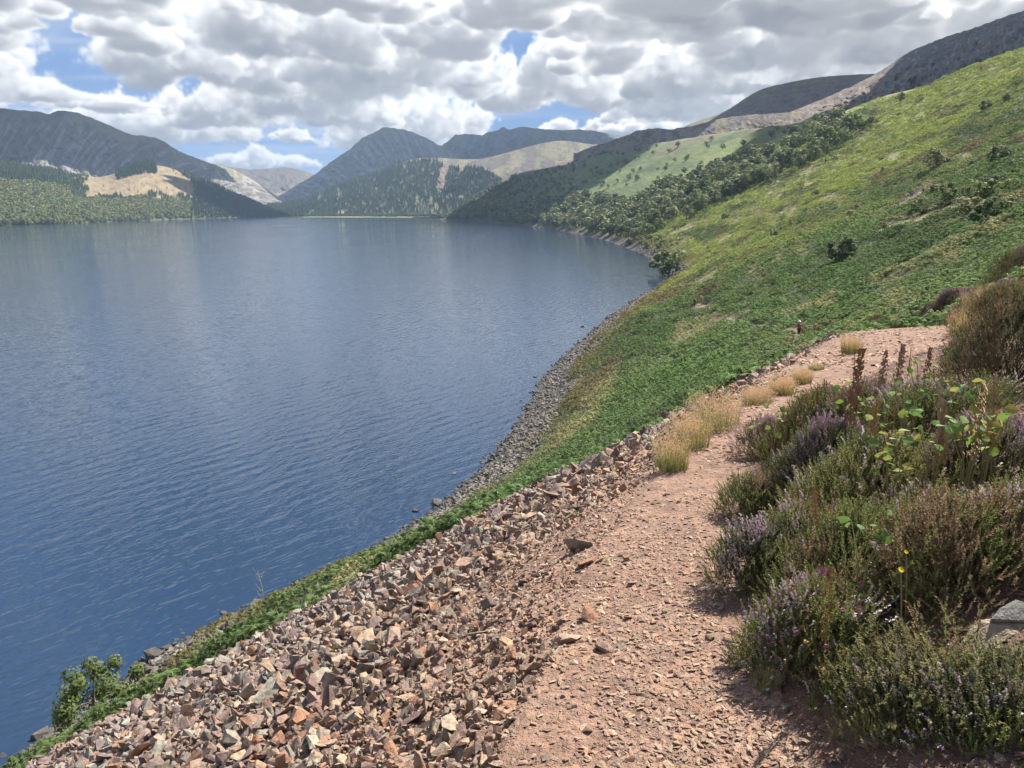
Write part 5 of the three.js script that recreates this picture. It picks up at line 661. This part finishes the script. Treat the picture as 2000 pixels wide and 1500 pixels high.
{                                                            // rocks in the bank
  const grey = matte({ color: rgb(0.26, 0.25, 0.235), map: rockTexture, bumpMap: again(reliefTexture, 2), bumpScale: 0.02 }), red = matte({ color: rgb(0.36, 0.19, 0.12), map: rockTexture, bumpMap: again(reliefTexture, 2), bumpScale: 0.015 }), buff = matte({ color: rgb(0.40, 0.31, 0.22), map: rockTexture, bumpMap: again(reliefTexture, 2), bumpScale: 0.015 }); let k = 0;
  for (const [px, py, w, h, m, label] of [[1948, 668, 34, 26, grey, 'small grey rock showing in the heather of the bank'], [1925, 712, 80, 62, grey, 'grey rock face jutting from the bank under the dark heather'], [1893, 748, 44, 18, red, 'orange red flat stone below the little dark tuft'], [1880, 768, 70, 16, buff, 'long buff stone step at the foot of the bank'], [1925, 780, 50, 26, red, 'rust brown stone under the tall dark heather'], [1880, 1000, 70, 20, red, 'red brown stone slab behind the olive heather'], [1925, 1225, 170, 62, buff, 'long buff rock slab with a sunlit top edge behind the corner heather'], [1985, 1205, 90, 70, grey, 'dark end of the rock slab at the right edge'], [1870, 1005, 50, 14, buff, 'thin buff stone on the bare bank'], [1975, 1092, 26, 12, buff, 'small pale stone at the right edge above the slab'], [1840, 1165, 26, 16, red, 'brown stone by the yellow leaves under the olive heather'], [1820, 1232, 30, 14, buff, 'flat buff stone beside the long slab'], [1535, 1385, 30, 22, buff, 'pale angular stone on the dark path below the magenta heather'], [1652, 1395, 14, 12, buff, 'small pale stone on the dark soil'], [1720, 1450, 30, 20, red, 'brown stone half sunk in the dark soil at the bottom'], [1435, 1302, 28, 20, buff, 'buff wedge stone at the side of the path under the heather'], [1390, 1240, 32, 22, buff, 'buff stone tilted on the path beside the heather']]) { const g = groundAt(px, py + h * 0.3), r = Math.hypot(g.x, g.z), s = r / FOCAL, o = new THREE.Mesh(STONES[(k * 3) % 14], m); o.position.set(g.x, g.y + h * s * 0.22, g.z); o.rotation.set(0.1, -0.35 + (k * 1.7) % 0.8, 0.12); o.scale.set(w * s, h * s * 1.9, w * s * 0.8); k++; add(o, 'rock', { label, category: 'rock' }); }
}
{                                                            // the bush and the bare sapling at the water's edge
  const bush = broadleaf(79, { lobes: 20, wide: 0.72, leaves: 4200, leaf: 0.026, low: 0.10, gaps: 0.0 }), g = groundAt(218, 1398, 25), r = Math.hypot(g.x, g.z), m = r / FOCAL;
  plant('shore_bush', bush, leafy(rgb(0.105, 0.140, 0.036), { transmission: 0.4 }), barkMaterial, [g.x - 30 * m, Math.max(0, fellside(g.x - 30 * m, -g.z)), g.z], 122 * m, 1.05, 0.4, { label: 'spreading green bush leaning over the water at the lower left', category: 'bush' });
  const R = rng(6), q = groundAt(512, 1195, 30), k = Math.hypot(q.x, q.z) / FOCAL, o = new THREE.Group(), twigs = []; o.position.copy(q); add(o, 'bare_sapling', { label: 'thin bare grey sapling standing at the water edge', category: 'tree' });
  add(new THREE.Mesh(trianglesGeometry(limb([new THREE.Vector3(0, -0.2, 0), new THREE.Vector3(4 * k, 45 * k, 0), new THREE.Vector3(-2 * k, 92 * k, 0)], [0.05, 0.035, 0.012], 5)), paleBark), 'trunk', {}, o);
  for (let i = 0; i < 16; i++) { const y = mix(20, 84, R()) * k, a = R() * 6.28, l = mix(8, 20, R()) * k; twigs.push(...limb([new THREE.Vector3(2 * k, y, 0), new THREE.Vector3(2 * k + Math.cos(a) * l * 0.6, y + l * 0.4, Math.sin(a) * l * 0.6), new THREE.Vector3(2 * k + Math.cos(a) * l, y + l * 0.9, Math.sin(a) * l)], [0.014, 0.010, 0.006], 3)); } add(new THREE.Mesh(trianglesGeometry(twigs), paleBark), 'branches', {}, o);
  const w = groundAt(540, 1188, 30); plant('sapling', broadleaf(78, { lobes: 7, wide: 0.3, leaves: 240, leaf: 0.05, low: 0.2 }), leafy(rgb(0.16, 0.21, 0.05), { transmission: 0.4 }), barkMaterial, [w.x, w.y, w.z], 40 * k, 1, 1, { label: 'small leafy sapling beside the bare grey one', category: 'tree' });
}

// ───────────────────────── two walkers on the path ─────────────────────────
function walker(px, py, from, turn, { bones, colors, hat, hatMaterial, label, hands }) {
  const res = 72, mc = new MarchingCubes(res, new THREE.MeshStandardMaterial(), false, false, 60000), half = res / 2, span = 1.0, f = mc.field; mc.isolation = 0;
  const d = (p, b) => { const [A, B, ra, rb] = b, vx = B[0] - A[0], vy = B[1] - A[1], vz = B[2] - A[2], t = clamp(((p[0] - A[0]) * vx + (p[1] - A[1]) * vy + (p[2] - A[2]) * vz) / (vx * vx + vy * vy + vz * vz + 1e-9)); return Math.hypot(p[0] - A[0] - t * vx, p[1] - A[1] - t * vy, p[2] - A[2] - t * vz) - mix(ra, rb, t); };
  const k = 0.035;
  for (let z = 0; z < res; z++) for (let y = 0; y < res; y++) for (let x = 0; x < res; x++) { const p = [(x - half) / half * span, (y - half) / half * span + 0.92, (z - half) / half * span]; let e = 9; for (const b of bones) { const v = d(p, b), h = clamp(0.5 + 0.5 * (e - v) / k); e = mix(e, v, h) - k * h * (1 - h); } f[x + y * res + z * res * res] = -e; }
  mc.update(); const n = mc.count, pos = new Float32Array(n * 3), nor = new Float32Array(n * 3), col = new Float32Array(n * 3);
  for (let i = 0; i < n; i++) { const p = [mc.positionArray[i * 3] * span, mc.positionArray[i * 3 + 1] * span + 0.92, mc.positionArray[i * 3 + 2] * span]; pos.set(p, i * 3); nor.set([mc.normalArray[i * 3], mc.normalArray[i * 3 + 1], mc.normalArray[i * 3 + 2]], i * 3); let best = 9, at = 0; bones.forEach((b, j) => { const v = d(p, b); if (v < best) { best = v; at = j; } }); col.set(colors[bones[at][4]], i * 3); }
  const body = new THREE.BufferGeometry(); body.setAttribute('position', new THREE.BufferAttribute(pos, 3)); body.setAttribute('normal', new THREE.BufferAttribute(nor, 3)); body.setAttribute('color', new THREE.BufferAttribute(col, 3)); body.computeVertexNormals();
  const fingers = [], ft = []; for (const [h, dir] of hands) { const D = new THREE.Vector3(...dir).normalize(), S = new THREE.Vector3(D.y, -D.x, 0.3).normalize(); for (let i = 0; i < 5; i++) { const thumb = i === 4, o = new THREE.Vector3(...h).addScaledVector(S, thumb ? 0.035 : (i - 1.5) * 0.019), l = [0.065, 0.075, 0.07, 0.055, 0.045][i], a = o.clone().addScaledVector(D, l * 0.6).addScaledVector(S, thumb ? 0.02 : 0), b = a.clone().addScaledVector(D, l * 0.4).add(new THREE.Vector3(0, -0.02, 0.01)); fingers.push(...limb([o, a, b], [0.010, 0.009, 0.007], 5)); } }
  const fg = trianglesGeometry(fingers); { const a = new Float32Array(fg.attributes.position.count * 3); for (let i = 0; i < a.length; i += 3) a.set(colors.skin, i); fg.setAttribute('color', new THREE.BufferAttribute(a, 3)); }
  const g = groundAt(px, py, from), o = new THREE.Group(); o.position.copy(g); o.rotation.y = turn; add(o, 'person', { label, category: 'person' }); add(new THREE.Mesh(mergeGeometries([body, fg]), matte({ vertexColors: true, roughness: 0.85 })), 'body', {}, o);
  const cap = new THREE.Mesh(new THREE.LatheGeometry([[0, 0.105], [0.05, 0.1], [0.092, 0.06], [0.102, 0.0], [hat, -0.008], [hat, -0.016], [0.09, -0.02]].map(v => new THREE.Vector2(...v)), 18), hatMaterial); const head = bones.find(b => b[4] === 'head'); cap.position.set(head[1][0], head[1][1] + 0.045, head[1][2]); add(cap, hatMaterial.userData.hair ? 'hair' : 'cap', {}, o);
  return o;
}
{
  const frame = (arms, legs) => [[[0, 1.62, 0.01], [0, 1.69, 0.015], 0.085, 0.098, 'head'], [[0, 1.64, 0.095], [0, 1.62, 0.108], 0.014, 0.016, 'skin'], [[-0.09, 1.65, 0.01], [-0.095, 1.67, 0.005], 0.02, 0.018, 'skin'], [[0.09, 1.65, 0.01], [0.095, 1.67, 0.005], 0.02, 0.018, 'skin'], [[0, 1.45, -0.01], [0, 1.58, 0], 0.058, 0.05, 'skin'], [[-0.15, 1.41, -0.01], [0.15, 1.41, -0.01], 0.075, 0.075, 'top'], [[0, 1.38, 0], [0, 1.1, 0], 0.15, 0.135, 'top'], [[-0.05, 1.33, 0], [-0.05, 1.1, 0], 0.13, 0.12, 'top'], [[0.05, 1.33, 0], [0.05, 1.1, 0], 0.13, 0.12, 'top'], [[-0.07, 0.98, 0], [0.07, 0.98, 0], 0.135, 0.135, 'shorts'], ...arms, ...legs];
  const leg = (s, fwd, low) => [[[s * 0.095, 0.93, 0], [s * 0.1, 0.52, fwd * 0.55], 0.095, 0.068, 'shorts'], [[s * 0.1, 0.5, fwd * 0.58], [s * 0.1, 0.12, fwd * low], 0.058, 0.042, 'legs'], [[s * 0.1, 0.05, fwd * low - 0.05], [s * 0.1, 0.04, fwd * low + 0.15], 0.048, 0.042, 'boots']];
  const arm = (s, elbow, wrist) => [[[s * 0.19, 1.41, 0], elbow, 0.056, 0.046, 'top'], [elbow, wrist, 0.043, 0.032, 'skin'], [wrist, [wrist[0] * 1.02, wrist[1] - 0.05, wrist[2] + 0.05], 0.033, 0.026, 'skin']];
  const skin = [0.42, 0.26, 0.19], hair = matte({ color: rgb(0.05, 0.035, 0.025) }); hair.userData.hair = true;
  walker(1559, 662, 50, 3.4, { bones: frame([...arm(-1, [-0.42, 1.22, -0.08], [-0.40, 1.08, 0.18]), ...arm(1, [0.42, 1.22, -0.08], [0.40, 1.06, 0.18])], [...leg(-1, 0.2, 1), ...leg(1, -0.15, 1.4)]), colors: { head: skin, skin, top: [0.30, 0.055, 0.03], shorts: [0.03, 0.03, 0.035], legs: skin, boots: [0.06, 0.045, 0.035] }, hat: 0.15, hatMaterial: matte({ color: rgb(0.82, 0.82, 0.80) }), label: 'walker in a white cap and rust red top, waist deep in bracken on the path', hands: [[[-0.41, 1.04, 0.22], [0, -0.6, 0.6]], [[0.41, 1.02, 0.22], [0, -0.6, 0.6]]] });
  walker(1357, 601, 120, 0.5, { bones: frame([...arm(-1, [-0.33, 1.16, 0.02], [-0.22, 1.0, 0.2]), ...arm(1, [0.36, 1.24, 0.1], [0.2, 1.46, 0.24])], [...leg(-1, 0.22, 1), ...leg(1, -0.16, 1.4)]), colors: { head: skin, skin, top: [0.025, 0.025, 0.03], shorts: [0.02, 0.02, 0.025], legs: skin, boots: [0.10, 0.075, 0.055] }, hat: 0.103, hatMaterial: hair, label: 'far walker in dark top and shorts with bare legs on the path by the lake', hands: [[[-0.21, 0.96, 0.24], [0.1, -0.5, 0.5]], [[0.19, 1.47, 0.28], [0, 0.6, 0.3]]] });
}

// ───────────────────────── cumulus overhead, whose shadows lie on the far fells ─────────────────────────
{
  const puff = [...Array(4).keys()].map(k => { const g = new THREE.IcosahedronGeometry(1, 12), p = g.attributes.position; for (let i = 0; i < p.count; i++) { const x = p.getX(i), y = p.getY(i), z = p.getZ(i), n = 0.82 + 0.36 * noise3(x * 2 + k * 9, y * 2, z * 2 + 5) + 0.2 * (noise3(x * 6, y * 6 + k, z * 6) - 0.5); p.setXYZ(i, x * n, y * n, z * n); } g.computeVertexNormals(); return g; });
  const vapour = matte({ color: rgb(0.9, 0.9, 0.92), roughness: 1 });
  const over = (x, d, h, a, wide, deep, label) => { const R = rng(Math.round(x + d)), t = a / Math.tan(SUN_HEIGHT * rad), cx = x + t * Math.sin(SUN_AZIMUTH * rad), cd = d + t * Math.cos(SUN_AZIMUTH * rad), parts = []; for (let i = 0; i < 12; i++) { const w = mix(0.28, 0.5, R()), g = puff[i % 4].clone(), u = (R() - 0.5) * 2 * (1 - w), v = (R() - 0.5) * 2 * (1 - w); g.scale(wide * w, mix(120, 260, R()), deep * w); g.translate(u * wide, R() * 120, v * deep); parts.push(g); } const m = new THREE.Mesh(mergeGeometries(parts), vapour); m.position.set(cx, h + a, -cd); add(m, 'cloud', { kind: 'structure', label, category: 'cloud' }); };
  over(-2080, 2780, 300, 1500, 520, 430, 'cumulus cloud above the frame shading the near end of the left fell');
  over(-1860, 3400, 300, 1500, 500, 470, 'cumulus cloud above the frame shading the middle of the left fell');
  over(-1640, 4050, 280, 1500, 470, 470, 'cumulus cloud above the frame shading the far end of the left fell');
  over(-2750, 3100, 300, 1500, 500, 560, 'cumulus cloud far out left behind the left fell');
  over(-870, 2740, 40, 1250, 170, 130, 'small cumulus above the frame shading the flank of the knoll');
  over(-620, 5700, 420, 2300, 1800, 900, 'cumulus cloud above the frame shading the steep peak');
  over(-20, 2080, 60, 1250, 270, 190, 'cumulus cloud above the frame shading the far shore wood');
  over(600, 2060, 300, 1100, 620, 420, 'cumulus cloud above the frame shading the rounded fell');
  over(790, 1190, 330, 950, 380, 190, 'cumulus cloud above the frame shading the right crag');
}
renderer.render(scene, camera);
